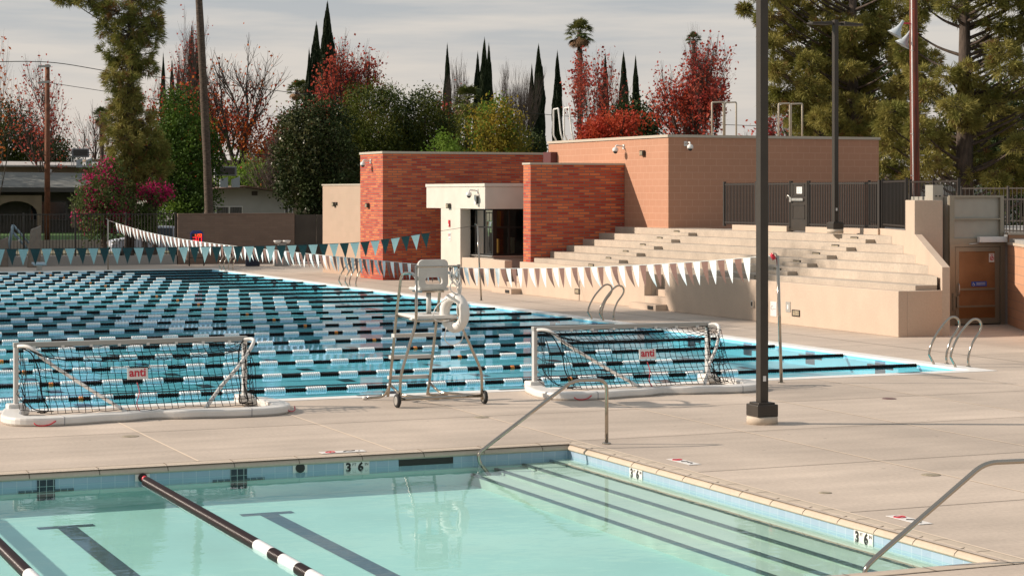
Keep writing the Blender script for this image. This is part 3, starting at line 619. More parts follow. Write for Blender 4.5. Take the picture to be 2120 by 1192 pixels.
    text('anti', .155, 'red_plastic', pl, (0, -.0085, .012), FACE_Y, bold=.004)
    MB().tube(smooth([(1.45, -.93, .48), (1.47, -.98, .35), (1.42, -1.05, .22), (1.44, -1.12, bz + .01)], 5), .006, 5).build('red_cord', 'red_plastic', t)
    return t
make_goal((-16.56, -.45, 0), 'white water polo goal with a black net at the left edge of the photo')
make_goal((-8.74, -.22, 0), 'white water polo goal with a black net, between the lifeguard chair and lamp post', W=3.0)

# ------------------------------------------------------------ lifeguard chair
t = thing('lifeguard_chair', 'tall stainless lifeguard chair on two wheels with white platform and seat, between the goals', 'lifeguard chair', (0, 0, 0))
r_ = .021
zn = 1.245
MB().tube(bend([(-11.39, -1.5, .06), (-11.385, -1.5, .44), (-11.145, -1.5, 1.2), (-11.143, -1.5, 2.01)], .12), r_, 10).build('leg', 'steel', t)
MB().tube(bend([(-10.135, -1.5, .06), (-10.14, -1.5, .47), (-10.49, -1.5, 1.2), (-10.494, -1.5, 2.01)], .12), r_, 10).build('leg', 'steel', t)
MB().tube(bend([(-11.34, -.32, .03), (-11.5, -.32, .03), (-11.22, -.52, .06), (-11.21, -.58, .25), (-11.12, -.62, 1.27), (-11.06, -.66, 1.86), (-10.98, -.9, 1.87), (-11.12, -1.47, 1.80)][2:], .1), r_, 10).build('leg', 'steel', t)
MB().tube(bend([(-10.60, -.52, .06), (-10.592, -.58, .25), (-10.48, -.62, 1.27), (-10.425, -.66, 1.86), (-10.40, -.9, 1.87), (-10.50, -1.47, 1.80)], .1), r_, 10).build('leg', 'steel', t)
MB().tube(bend([(-11.21, -.56, .22), (-11.23, -.42, .05), (-11.50, -.30, .028)], .1), r_, 10).build('skid', 'steel', t); MB().tube([(-11.47, -.315, .028), (-11.53, -.29, .028)], .026, 10).build('skid_cap', 'white_plastic', t)
MB().tube(bend([(-10.59, -.56, .22), (-10.57, -.42, .05), (-10.2, -.30, .028)], .1), r_, 10).build('skid', 'steel', t)
MB().tube(bend([(-11.21, -.58, .24), (-11.12, -.8, .10), (-10.80, -1.49, .10)], .08), .019, 8).build('base_brace', 'steel', t)
MB().tube(bend([(-10.59, -.58, .24), (-10.52, -.8, .12), (-10.2, -1.49, .12)], .08), .019, 8).build('base_brace', 'steel', t)
MB().tube([(-11.385, -1.5, .12), (-10.14, -1.5, .12)], .024, 10).build('axle_bar', 'steel', t); MB().tube([(-11.143, -1.52, 1.985), (-10.494, -1.52, 1.985)], .016, 8).build('back_rail', 'steel', t)
MB().tube([(-11.143, -1.5, 1.215), (-10.494, -1.5, 1.215)], .018, 8).tube([(-11.143, -1.5, 1.215), (-11.12, -.62, 1.25)], .018, 8).tube([(-10.494, -1.5, 1.215), (-10.48, -.62, 1.25)], .018, 8).tube([(-11.12, -.62, 1.25), (-10.48, -.62, 1.25)], .018, 8).build('platform_frame', 'steel', t)
MB().prism([(-11.12, -1.49), (-10.515, -1.49), (-10.49, -.62), (-11.11, -.62)], 1.235, 1.285).build('platform', 'white_plastic', t, .006)
for z, x0, x1, y in ((.955, -11.17, -10.53, -.56), (.635, -11.19, -10.56, -.50), (.335, -11.20, -10.585, -.46)):
    MB().box(x0, x1, y - .10, y + .03, z - .03, z + .022).build('step', 'grey_seat', t, .006)
for x in (-11.43, -10.10):
    wh = MB().lathe([(.055, -.022), (.092, -.022), (.098, -.012), (.098, .012), (.092, .022), (.055, .022)], (0, 0, 0), 'X', 20).build('wheel', 'tyre', t, loc=(x, -1.5, .098))
    MB().lathe([(.062, -.026), (.062, .026)], (0, 0, 0), 'X', 14).build('hub', 'alu', wh)
MB().tube([(-10.81, -1.12, 1.285), (-10.81, -1.12, 1.62)], .036, 12).build('seat_post', 'grey_seat', t); MB().box(-10.93, -10.69, -1.2, -1.04, 1.285, 1.293).build('post_plate', 'alu', t)
MB().box(-10.96, -10.62, -1.25, -.85, 1.60, 1.625).build('seat_bracket', 'steel', t)
MB().box(-11.0, -10.54, -1.24, -.78, 1.625, 1.67).build('seat', 'grey_seat', t, .02)
bm = bmesh.new()     # backrest with a hand slot
def rr(x0, x1, z0, z1, r, n=6):
    P = []
    for (cx, cz, a0) in ((x1 - r, z1 - r, 0), (x0 + r, z1 - r, 90), (x0 + r, z0 + r, 180), (x1 - r, z0 + r, 270)):
        for k in range(n + 1): a = R(a0 + 90 * k / n); P.append((cx + r * math.cos(a), cz + r * math.sin(a)))
    return P
def slab_hole(outer, inner, y0, y1, curve=.0, xc=0):
    mb = MB(); n = len(outer)
    def Y(x, y): return y + curve * (x - xc) ** 2
    for i in range(n):
        j = (i + 1) % n; a, b, c, d = outer[i], outer[j], inner[j], inner[i]
        mb.quad((a[0], Y(a[0], y0), a[1]), (d[0], Y(d[0], y0), d[1]), (c[0], Y(c[0], y0), c[1]), (b[0], Y(b[0], y0), b[1]))
        mb.quad((a[0], Y(a[0], y1), a[1]), (b[0], Y(b[0], y1), b[1]), (c[0], Y(c[0], y1), c[1]), (d[0], Y(d[0], y1), d[1]))
        mb.quad((a[0], Y(a[0], y0), a[1]), (b[0], Y(b[0], y0), b[1]), (b[0], Y(b[0], y1), b[1]), (a[0], Y(a[0], y1), a[1]), True)
        mb.quad((d[0], Y(d[0], y1), d[1]), (c[0], Y(c[0], y1), c[1]), (c[0], Y(c[0], y0), c[1]), (d[0], Y(d[0], y0), d[1]), True)
    return mb
slab_hole(rr(-11.01, -10.55, 1.66, 2.075, .08), rr(-10.91, -10.65, 1.72, 1.82, .035), -1.27, -1.22, .8, -10.78).build('backrest', 'grey_seat', t)
# ring buoy
t = thing('ring_buoy', 'white ring buoy with looped rope hanging from the lifeguard chair', 'ring buoy', (-10.58, -1.53, 1.325), 0)
MB().tube([(.215 * math.sin(a) * .38, -.215 * math.sin(a) * .82 - .02, .215 * math.cos(a)) for a in np.linspace(0, 2 * PI, 40, endpoint=False)], .074, 14, closed=True).build('ring', 'white_plastic', t)
m_ = MB(); rnd = random.Random(3)
for k in range(7):
    x0 = rnd.uniform(-.10, .08); m_.tube(smooth([(x0, -.06, .62), (x0 + rnd.uniform(-.06, .06), -.09, .5), (x0 + rnd.uniform(-.12, .1), -.1, .34), (rnd.uniform(-.1, .12), -.1, .22)], 5), .007, 5)
m_.tube(smooth([(-.12, -.02, .2), (-.28, -.05, .1), (-.34, -.05, -.05), (-.25, -.08, -.12), (-.12, -.12, -.1)], 6), .008, 5)
m_.tube(smooth([(-.16, -.12, -.2), (-.2, -.14, -.36), (-.1, -.14, -.45), (.05, -.14, -.4), (.1, -.12, -.26)], 6), .008, 5)
m_.tube(smooth([(.05, -.16, .26), (-.02, -.17, .1), (.0, -.16, -.05), (.12, -.1, -.1)], 6), .008, 5)
m_.build('throw_rope', 'white_plastic', t)
t.scale = (1.0, 1.0, 1.0)

# ------------------------------------------------------------ grab rails and handrails
def rail_pair(Y, label, gap=.64, group='steel grab rail pairs along the big pool'):
    t = thing('grab_rail', label, 'pool ladder', (0, Y, 0), 0, group)
    for y in (0, -gap):
        P = [(.10, y, 0), (.10, y, .18), (.19, y, .42), (.33, y, .60), (.37, y, .70), (.34, y, .79), (.24, y, .83), (.12, y, .78), (-.08, y, .58), (-.22, y, .36), (-.27, y, .20), (-.25, y, .14), (-.16, y, -.02), (-.15, y, -.20)]
        MB().tube(smooth(P, 5), .021, 10).build('rail', 'steel', t); MB().lathe([(.045, 0), (.045, .012), (.03, .02)], (.10, y, .002), 'Z', 14).build('foot_flange', 'steel', t)
    return t
a = rail_pair(1.5, 'curved steel grab rails at the big pool near right corner, before the glass door')
a.location.x = -.07
for Y, l in ((15.5, 'curved steel grab rails on the big pool right edge, below the bleacher stairs'), (34.4, 'curved steel grab rails on the big pool right edge, before the brick wing'), (49.3, 'curved steel grab rails at the far right corner of the big pool')):
    c = copy_tree(a); c.location.y = Y; c['label'] = l
t = thing('pool_handrail', 'bent steel handrail over the small pool far right corner, right of the lifeguard chair', 'handrail', (0, -6.38, 0), 0, 'handrails of the small pool')
P = [(-10.525, 0, 0), (-10.525, 0, .775), (-10.97, 0, .785), (-12.08, 0, .055), (-12.20, 0, -.03), (-12.19, 0, -.13), (-12.05, 0, -.30)]
MB().tube(bend(P, .12, 7), .022, 12).build('rail', 'steel', t); MB().lathe([(.055, 0), (.055, .012), (.035, .02)], (-10.525, 0, .002), 'Z', 16).build('foot_flange', 'steel', t)
t = thing('pool_handrail', 'bent steel handrail rising from the small pool near edge at the bottom right', 'handrail', (0, -14.45, 0), 0, 'handrails of the small pool')
P = [(-10.35, 0, 0), (-10.35, 0, .775), (-10.97, 0, .785), (-12.02, 0, .09), (-12.14, 0, 0), (-12.15, 0, -.12), (-12.05, 0, -.30)]
MB().tube(bend(P, .12, 7), .022, 12).build('rail', 'steel', t); MB().lathe([(.055, 0), (.055, .012), (.035, .02)], (-10.35, 0, .002), 'Z', 16).build('foot_flange', 'steel', t)

# ------------------------------------------------------------ flag poles and pennants
def flag_pole(x, y, h, label, lean=0.0):
    t = thing('flag_pole', label, 'pole', (x, y, 0), 0, 'steel poles holding the pennant lines'); MB().tube([(0, 0, 0), (lean, 0, h)], .026, 12).build('pole', 'steel', t); MB().lathe([(.06, 0), (.05, .012)], (0, 0, 0), 'Z', 14).build('flange', 'steel', t)
    MB().tube([(lean, 0, h - .02), (lean - .03, 0, h + .03), (lean - .09, 0, h + .04)], .012, 6).build('hook', 'steel', t); return t
flag_pole(-4.5, -.4, 2.03, 'steel pole holding the white pennant line, between the lamp post and the right goal', -.07)
flag_pole(.56, 24.4, 2.12, 'steel pole holding the teal pennant line, in front of the window', -.12)
flag_pole(-4.25, 51.6, 1.98, 'steel pole at the far end of the big pool holding the white pennant line')
o = MB().tube([(-4.62, -.38, 1.97), (-4.66, -.36, 2.07)], .035, 10).build('line_reel', 'red_plastic'); tag(o, 'red reel at the end of the white pennant line beside its near pole', 'reel')
def sagline(ctrl, n=240): return smooth(ctrl, max(2, n // (len(ctrl) - 1)))
def arclen(P):
    L = [0]
    for i in range(1, len(P)): L.append(L[-1] + (P[i] - P[i - 1]).length)
    return L
def along(P, L, s):
    i = int(np.searchsorted(L, s)); i = min(max(i, 1), len(P) - 1); k = (s - L[i - 1]) / max(1e-6, L[i] - L[i - 1]); return P[i - 1].lerp(P[i], k)
def pennant(p, q, h, wind, rnd):
    d = (q - p); mb = MB(); rows = 5; nrm = Vector((-d.y, d.x, 0)).normalized(); tipx = .5 + rnd.uniform(-.13, .13); b = rnd.uniform(.1, 2.0)
    pr = None
    for k in range(rows + 1):
        v = k / rows; dz = Vector((0, 0, -h * v)) + nrm * wind * b * v * v * (1 + .0 * v) + d * (wind * 0.8 * v * v)
        a = p + d * (tipx * v) + dz; c = q + d * (-(1 - tipx) * v) + dz + nrm * .02 * math.sin(3 * v)
        if pr:
            if k == rows: mb.poly([pr[0], a, pr[1]])
            else: mb.quad(pr[0], a, c, pr[1], True)
        pr = (a, c)
    return mb
def pennant_line(name, ctrl, s0, s1, colors, label, wind, h, wd, near_last, pitch=.30):
    P = sagline(ctrl); L = arclen(P); t = thing(name, label, 'pennant line', P[0])
    t0 = P[0]
    m_ = MB().tube([p - t0 for p in P], .006, 5); m_.build('cord', 'white_plastic' if near_last else 'black', t)
    rnd = random.Random(8); items = []; s = s0; i = 0
    while s + wd < s1:
        a, b = along(P, L, s) - t0, along(P, L, s + wd) - t0; items.append((a, b, colors[i % 2])); s += pitch; i += 1
    keep = items[-100:] if near_last else items[:100]; rest = items[:-100] if near_last else items[100:]
    for a, b, c in keep: pennant(a, b, h, wind, rnd).build({'flag_white': 'white_pennant', 'flag_brown': 'brown_pennant', 'flag_teal': 'pale_teal_pennant', 'flag_dark': 'dark_pennant'}[c], c, t)
    for cc in colors:
        m_ = MB(); k = 0
        for a, b, c in rest:
            if c == cc: m_.add(pennant(a, b, h, wind, rnd)); k += 1
        if k: tag(m_.build('far_pennants', cc, t), kind='stuff')
    return t
pennant_line('pennant_line', [(-4.3, 51.5, 1.97), (-4.35, 44.3, 1.62), (-4.4, 36.5, 1.44), (-4.43, 26.5, 1.38), (-4.45, 16.7, 1.36), (-4.45, 12.2, 1.40), (-4.46, 7.3, 1.585), (-4.5, 3.3, 1.79), (-4.58, -.3, 2.03)], 1.6, 51.1, ('flag_white', 'flag_brown'),
             'long line of white and brown pennants running the length of the big pool', .07, .41, .25, True)
pennant_line('pennant_line', [(.44, 24.4, 2.13), (-.998, 24.4, 1.93), (-2.85, 24.4, 1.70), (-4.6, 24.4, 1.63), (-6.4, 24.4, 1.605), (-10.8, 24.4, 1.60), (-14.5, 24.4, 1.65), (-25, 24.4, 2.1)], 1.45, 24, ('flag_dark', 'flag_teal'),
             'line of dark and pale teal pennants stretched across the middle of the big pool', .02, .43, .27, False)

# ------------------------------------------------------------ lamp posts
def lamp_post(x, y, z, H_, label, heads=True):
    t = thing('lamp_post', label, 'lamp post', (x, y, z), 0, 'square dark brown lamp posts')
    MB().lathe([(.205, -.005), (.205, .085), (.195, .10), (.0, .10)], (0, 0, 0), 'Z', 28).build('footing', 'coping', t)
    MB().prism([(-.155, -.155), (.155, -.155), (.155, .155), (-.155, .155)], .1, .26).build('base_cover', 'pole_brown', t, .012)
    MB().box(-.125, .125, -.125, .125, .255, .285).build('cover_cap', 'pole_brown', t, .01)
    MB().box(-.06, .06, -.06, .06, .28, H_).build('pole', 'pole_brown', t, .006)
    MB().box(-.022, .022, -.064, -.058, .56, .63).build('label_plate', 'sign_white', t)
    if heads:
        for sx in (-1, 1):
            MB().box(min(0, sx * .2), max(0, sx * .2), -.03, .03, H_ - .12, H_ - .06).build('arm', 'pole_brown', t)
            m_ = MB(); m_.prism([(sx * .18, -.16), (sx * .75, -.13), (sx * .75, .13), (sx * .18, .16)][::sx], H_ - .13, [H_ - .04, H_ - .08, H_ - .08, H_ - .04][::sx]); hd = m_.build('lamp_head', 'pole_brown', t, .01)
    return t
lamp_post(-7.70, -5.25, 0, 8.2, 'tall square lamp post standing on the near deck beside the right goal')
lamp_post(6.3, 15.0, 2.03, 5.35, 'lamp post with two flat heads standing on the top tier of the bleachers')
# ------------------------------------------------------------ bleachers
def yend(X): return max(7.62, 7.44 + (X - 4.15) * 2.336)
bl = thing('bleachers', 'cream concrete bleachers with six tiers and a long front wall beside the big pool', 'bleachers', (3.05, 7.44, 0))
O_ = Vector((3.05, 7.44, 0))
class B(MB):                      # world coordinates, origin at the bleachers' corner
    def build(s, name, m, parent=None, bevel=0, loc=None):
        base = parent
        off = Vector((0, 0, 0)); p = parent
        while p is not None: off += p.location; p = p.parent
        s.v = [(v[0] - off.x, v[1] - off.y, v[2] - off.z) for v in s.v]
        return MB.build(s, name, m, parent, bevel, loc)
for y0, y1 in ((7.44, 18.0), (19.16, 27.4)):
    B().box(3.05, 3.27, y0, y1, 0, .97).build('front_wall', 'plaster', bl, .012)
B().box(3.27, 4.30, 7.44, 7.62, 0, .965).build('end_wall', 'plaster', bl, .01)
B().box(3.27, 3.6, 7.62, 18.0, 0, .885).build('seat_tier', 'tier', bl); B().box(3.27, 3.6, 19.16, 27.4, 0, .885).build('seat_tier', 'tier', bl)
zs = [1.07 + .186 * k for k in range(6)]
for k in range(6):
    x0 = 3.6 + .55 * k; x1 = x0 + .55 if k < 5 else 7.6
    P = [(x0, 27.6), (x0, yend(x0)), (x1, yend(x1)), (x1, 27.6)] if k < 5 else [(x0, 27.6), (x0, yend(x0)), (7.0, 14.1), (7.6, 14.1), (7.6, 25.7), (6.9, 25.7), (6.9, 27.6)]
    B().prism(P, 0, zs[k]).build('seat_tier', 'tier', bl, .006)
    if k < 5:
        for Yc in (14.25, 23.3): B().box(x0 + .28, x0 + .552, Yc - .95, Yc + .2, zs[k], zs[k] + .092).build('aisle_step', 'tier', bl, .004)
    for Yc in (14.2, 23.55):
        o = B().box(x0 - .012, x0 + .01, Yc - .17, Yc + .17, zs[k] - .135, zs[k] - .045).build('step_light', 'black', bl)
        B().box(x0 - .016, x0 - .011, Yc - .13, Yc + .15, zs[k] - .118, zs[k] - .064).build('lens', 'nosing_tan', o)
for y0, y1 in ((18.0, 19.16), (27.4, 28.55)):
    for j, (xa, z) in enumerate(((2.72, .16), (3.05, .33), (3.38, .50), (3.71, .67))): B().box(xa, xa + .34 if j < 3 else 4.2, y0 + (.003 if j else -.12), y1 - .003 + (.003 if j else .25), 0, z).build('entry_step', 'plaster', bl, .006)
    o = B().box(2.705, 2.72, y0 + .02, y0 + .32, .03, .12).build('step_light', 'black', bl)
for (y, z) in ((11.54, .285), (23.3, .26)):
    o = B().box(3.035, 3.05, y - .17, y + .17, z - .075, z + .075).build('step_light', 'black', bl); B().box(3.030, 3.036, y - .15, y + .12, z - .05, z + .055).build('lens', 'nosing_tan', o)
# diagonal end wall with its tall block
dg = Vector((.394, .919)); nn = Vector((.919, -.394))
def dpt(s, o_=0): q = Vector((4.15, 7.44)) + dg * s + nn * o_; return (q.x, q.y)
B().prism([dpt(0), dpt(0, .17), dpt(2.9, .17), dpt(2.9)], 0, [1.46, 1.46, 2.10, 2.10]).build('end_wall', 'plaster', bl, .008)
B().prism([(4.30, 7.44), (4.34, 7.44), (6.0, 11.2), (5.9, 11.2)], 0, 1.4).build('end_wall', 'plaster', bl)
B().prism([dpt(2.9), (5.95, 9.95), (6.35, 10.9), dpt(3.95)], 0, 2.87).build('end_block', 'plaster', bl, .012)
B().prism([dpt(3.95), dpt(3.95, .2), dpt(7.3, .2), dpt(7.3)], 0, 2.16).build('end_wall', 'plaster', bl, .01)
gy0, gy1 = onX(1672, 7.0), onX(1637, 7.0)
for y0, y1 in ((14.0, gy0 - .05), (gy1 + .05, onX(1522, 7.0))): B().box(6.9, 7.15, y0, y1, zs[5] - .01, zs[5] + .15).build('curb', 'plaster', bl, .008)
# raised terrace behind
mb = MB().prism([(7.6, 14.1), (7.0, 14.1), (6.30, 11.6), (7.75, 11.6), (7.75, 10.12), (7.86, 10.1), (6.66, 7.8), (3.0, 1.0), (45, 1.0), (45, 25.7), (7.6, 25.7)], 0, 1.98)
struct('terrace', mb, 'grey_concrete')
# wall fixtures
def plate(name, mname, label, cat, Y, z, w, h, X=3.05, d=.012):
    t = MB().box(-d, 0, -w / 2, w / 2, -h / 2, h / 2).build(name, mname); t.location = (X, Y, z); tag(t, label, cat); return t
p = plate('notice_plate', 'sign_white', 'white notice plate on the bleachers front wall behind the lamp post', 'sign', onX(1602, 3.05), .33, .28, .34)
text('C', .15, 'ink_grey', p, (-.0135, .06, .02), FACE_X); MB().box(-.0145, -.0125, -.11, .01, .0, .012).build('lettering', 'ink_grey', p)
p = plate('steel_switch_plate', 'grey_alu', 'grey metal plate with a button on the bleachers front wall, right of the white notice', 'control plate', onX(1632, 3.05), .41, .20, .24); MB().box(-.016, -.012, -.03, .03, -.05, .05).build('button', 'sign_white', p)
p = plate('wall_outlet', 'alu', 'small oval metal outlet cover on the bleachers front wall, left of the lamp post', 'outlet cover', onX(1560, 3.05), .40, .09, .15, d=.05)
MB().box(-.056, -.05, -.03, .03, -.05, .05).build('flap', 'black', p)

# ------------------------------------------------------------ fences with pickets
def fence(P, z0, z1, label, mname='fence_metal', pitch=.11, pr=.010, post_every=2.4, name='metal_fence', post_r=.035, cat='fence', topext=0):
    t = thing(name, label, cat, (P[0][0], P[0][1], z0)); O = Vector((P[0][0], P[0][1], z0)); h = z1 - z0
    for a, b in zip(P[:-1], P[1:]):
        a = Vector(a) - O.xy; b = Vector(b) - O.xy; L = (b - a).length; d = (b - a) / L; nb = max(1, round(L / post_every))
        for i in range(nb):
            p, q = a + d * L * i / nb, a + d * L * (i + 1) / nb; m_ = MB(); l = (q - p).length; n = int(l / pitch)
            for k in range(1, n): c = p + d * (l * k / n); m_.obox(c, d, pr, pr, .05, h - .01 + topext)
            for z in (.09, h - .07): m_.obox((p + q) / 2, d, l / 2 - post_r, .016, z, z + .04)
            m_.build('picket_panel', mname, t)
            MB().obox(p, d, post_r, post_r, 0, h + .03).build('post', mname, t)
        MB().obox(b, d, post_r, post_r, 0, h + .03).build('post', mname, t)
    return t
fx = 7.02
yl = onX(1500, fx)
fence([(fx, gy1 + .03), (fx, yl)], 2.10, 3.33, 'dark metal picket fence at the top of the bleachers, left of the gate', pitch=.08, pr=.012)
fence([(fx, 14.1), (fx, gy0 - .03)], 2.10, 3.33, 'dark metal picket fence at the top of the bleachers, right of the gate', pitch=.08, pr=.012)
fence([dpt(7.15, .08), dpt(4.2, .08)], 2.15, 3.36, 'dark picket fence on the sloping end wall of the bleachers', pitch=.17, pr=.016)
a, b = at(1800, 62), at(1985, 53); fence([(a.x, a.y), (b.x, b.y)], 2.05, 3.4, 'dark picket fence on the terrace behind the pale lift tower', pitch=.14)
a, b = at(2076, 50), at(2220, 47); fence([(a.x, a.y), (b.x, b.y)], 2.0, 2.93, 'dark picket fence at the right edge of the photo, above the orange block wall', pitch=.16)
a, b = at(1990, 70), at(2300, 64); fence([(a.x, a.y), (b.x, b.y)], 2.0, 3.25, 'far dark fence beyond the lift tower at the right', pitch=.2, mname='far_fence')
g_ = thing('gate', 'solid dark metal gate with a white notice and steel panic bar in the bleachers fence', 'gate', (fx, gy0, 2.0)); gw = gy1 - gy0
MB().box(-.03, .03, .02, gw - .02, .03, 1.31).build('gate_leaf', 'pole_brown', g_)
for y in (0, gw): MB().box(-.035, .035, y - .03, y + .03, 0, 1.36).build('gate_post', 'pole_brown', g_)
for z0, z1 in ((.35, .72), (.95, 1.27)):
    m_ = MB()
    for (ya, yb, za, zb) in ((.12, gw - .12, z0, z0 + .02), (.12, gw - .12, z1 - .02, z1), (.12, .14, z0, z1), (gw - .14, gw - .12, z0, z1)): m_.box(-.042, -.03, ya, yb, za, zb)
    m_.build('panel_frame', 'fence_metal', g_)
m_ = MB().box(-.075, -.045, .16, gw - .05, .83, .90); m_.box(-.09, -.03, gw - .12, gw - .03, .80, .93); m_.build('panic_bar', 'alu', g_)
MB().tube(smooth([(-.08, gw - .05, .93), (-.1, gw + .05, .98), (-.06, gw + .12, .9)], 4), .012, 6).build('pull_handle', 'alu', g_)
n_ = MB().box(-.036, -.031, .30 * gw, .62 * gw, 1.02, 1.2).build('notice', 'sign_white', g_)
m_ = MB()
for r in range(3):
    for (ya, yb) in ((.36, .42), (.46, .56)): m_.box(-.038, -.036, ya * gw, yb * gw, 1.055 + r * .045, 1.068 + r * .045)
m_.build('lettering', 'ink_grey', n_)

# ------------------------------------------------------------ lift enclosure with glass door
t = thing('lift_enclosure', 'beige metal lift enclosure with a glazed door, beside the orange block wall', 'lift enclosure', (6.23, 10.1, 0))
q = B()
q.box(6.23, 7.74, 10.14, 11.6, 1.98, 2.95); q.box(6.23, 6.33, 10.12, 11.6, 0, 1.98); q.box(7.66, 7.74, 10.12, 11.6, 0, 1.98); q.box(6.33, 7.66, 11.5, 11.6, 0, 1.98)
q.build('cabin', 'panel_grey', t)
B().box(6.33, 7.66, 11.44, 11.497, 0.0, 1.97).build('back_panel', 'house_tan', t)
m_ = B()
for (x0, x1, z0, z1) in ((6.23, 6.36, 1.88, 2.98), (7.64, 7.74, 1.88, 2.98), (6.36, 7.64, 2.93, 2.98), (6.36, 7.64, 2.42, 2.455), (6.36, 7.64, 1.88, 1.99)): m_.box(x0, x1, 10.07, 10.141, z0, z1)
m_.build('upper_frame', 'door_frame', t)
m_ = B()
for (x0, x1, z0, z1) in ((6.23, 6.37, 0, 1.88), (7.64, 7.76, 0, 1.88)): m_.box(x0, x1, 10.06, 10.13, z0, z1)
m_.box(6.37, 7.64, 10.06, 10.13, 1.80, 1.88); m_.build('door_jamb', 'door_frame', t)
dr = B()
for (x0, x1, z0, z1) in ((6.39, 6.49, .03, 1.79), (7.50, 7.62, .03, 1.79), (6.49, 7.50, 1.69, 1.79), (6.49, 7.50, .80, .85), (6.49, 7.50, .41, .45), (6.49, 7.50, .03, .16)): dr.box(x0, x1, 10.075, 10.115, z0, z1)
dr = dr.build('door', 'door_frame', t)
B().box(6.49, 7.50, 10.09, 10.10, .45, .80).box(6.49, 7.50, 10.09, 10.10, .85, 1.69).build('glazed_panel', 'door_panel', dr)
B().box(6.49, 7.50, 10.085, 10.105, .16, .41).build('kick_plate', 'copper_plate', dr)
B().tube([(6.46, 10.05, .70), (6.46, 10.02, .74), (6.46, 10.02, .92), (6.46, 10.05, .96)], .014, 6).build('handle', 'alu', dr)
B().box(6.40, 6.46, 10.03, 10.075, .42, .66).build('lock_box', 'door_frame', dr)
B().box(6.30, 6.36, 10.03, 10.06, .35, .75).build('lock_box', 'door_frame', t)
s_ = B().box(6.84, 7.26, 10.078, 10.088, .89, 1.0).build('sign', 'blue_sign', dr)
sl = s_.location
m_ = B().tube([(6.89 + .028 * math.cos(a), 10.076, .93 + .028 * math.sin(a)) for a in np.linspace(0, 2 * PI, 12, endpoint=False)], .004, 4, closed=True)
m_.tube([(6.885, 10.076, .985), (6.885, 10.076, .95), (6.915, 10.076, .945), (6.93, 10.076, .915)], .005, 4)
for z in (.965, .945, .92): m_.box(6.97, 7.22, 10.075, 10.079, z, z + .008)
m_.build('pictogram', 'sign_white', s_)
n_ = B().box(7.33, 7.47, 10.076, 10.088, 1.44, 1.64).build('notice', 'sign_white', dr)
B().tube([(7.40 + .045 * math.cos(a), 10.074, 1.53 + .045 * math.sin(a)) for a in np.linspace(0, 2 * PI, 12, endpoint=False)], .010, 4, closed=True).tube([(7.37, 10.073, 1.50), (7.43, 10.073, 1.56)], .010, 4).box(7.36, 7.44, 10.073, 10.076, 1.605, 1.62).build('red_emblem', 'red_plastic', n_)
o_ = B().box(6.98, 7.76, 9.96, 10.06, 1.90, 2.03).build('door_operator', 'sign_white', t, .006); B().tube([(7.2, 10.0, 1.90), (6.9, 10.03, 1.87), (6.75, 10.05, 1.86)], .012, 6).build('arm', 'alu', o_)
o = B().box(5.93, 6.215, 10.3, 10.6, 0, 3.22).build('mast', 'panel_grey', t); B().box(6.0, 6.03, 10.28, 10.3, 2.95, 2.98).box(6.1, 6.13, 10.28, 10.3, 2.95, 2.98).build('bolt', 'black', o)
# orange block wall at the right
a, b = Vector((7.86, 10.1)), Vector((4.6, 4.1)); d = (b - a).normalized(); n2 = Vector((-d.y, d.x))
t = MB().prism([(0, 0), tuple(b - a), tuple(b - a + n2 * .3), tuple(n2 * .3)], 0, 1.84).build('block_wall', 'end_block'); t.location = (7.86, 10.1, 0)
tag(t, 'orange tan block wall at the right edge, half in shadow beside the glass door', 'wall')
MB().prism([tuple(-n2 * .03), tuple(b - a - n2 * .03), tuple(b - a + n2 * .33), tuple(n2 * .33)], 1.842, 1.90).build('cap', 'coping', t)
MB().prism([(0, 0), (-.12, -.22), (.25, -.42), (.37, -.2)], 1.9, 2.07).build('end_pier', 'end_block', t)
MB().prism([(-.04, .04), (-.18, -.26), (.29, -.46), (.43, -.16)], 2.072, 2.13).build('pier_cap', 'coping', t)

# ------------------------------------------------------------ pool building
def wall_cam(x, y, z, face, label):       # white dome camera on an arm
    t = thing('security_camera', label, 'security camera', (x, y, z), 0 if face == 'Y' else -PI / 2, 'white security cameras on the pool building')
    MB().box(-.05, .05, -.03, 0, -.02, .12).build('bracket', 'sign_white', t); MB().tube(bend([(0, -.02, .06), (0, -.28, .09), (0, -.3, .0)], .08), .025, 8).build('arm', 'sign_white', t)
    MB().lathe([(.03, .03), (.085, 0), (.095, -.06), (.09, -.1)], (0, -.3, 0), 'Z', 14).build('housing', 'sign_white', t); MB().sphere((0, -.3, -.1), .07, 12, 6).build('dome', 'glass_dark', t)
def wall_lamp(x, y, z, face, label):
    t = thing('wall_lamp', label, 'wall lamp', (x, y, z), 0 if face == 'Y' else -PI / 2, 'small square brown wall lamps'); MB().box(-.11, .11, -.10, 0, -.08, .08).build('body', 'pole_brown', t, .01); MB().box(-.08, .08, -.112, -.10, -.06, .05).build('lens', 'nosing_tan', t)
bd = thing('brick_wing', 'red and orange brick wing of the pool building, left of the white entrance', 'building', (2.5, 38.1, 0))
B().prism([(2.5, 38.1), (5.85, 38.1), (5.85, 38.35), (8.95, 38.35), (8.95, 40.5), (2.5, 40.5)], 0, 4.42).build('wall', 'red_brick', bd)
B().box(5.85, 8.95, 38.1, 38.352, 2.6, 4.42).build('wall', 'red_brick', bd)
B().prism([(2.47, 38.07), (8.98, 38.07), (8.98, 40.53), (2.47, 40.53)], 4.421, 4.50).build('coping', 'trim', bd)
B().box(5.9, 7.2, 38.30, 38.345, 0, 2.4).build('door', 'window_frame', bd)
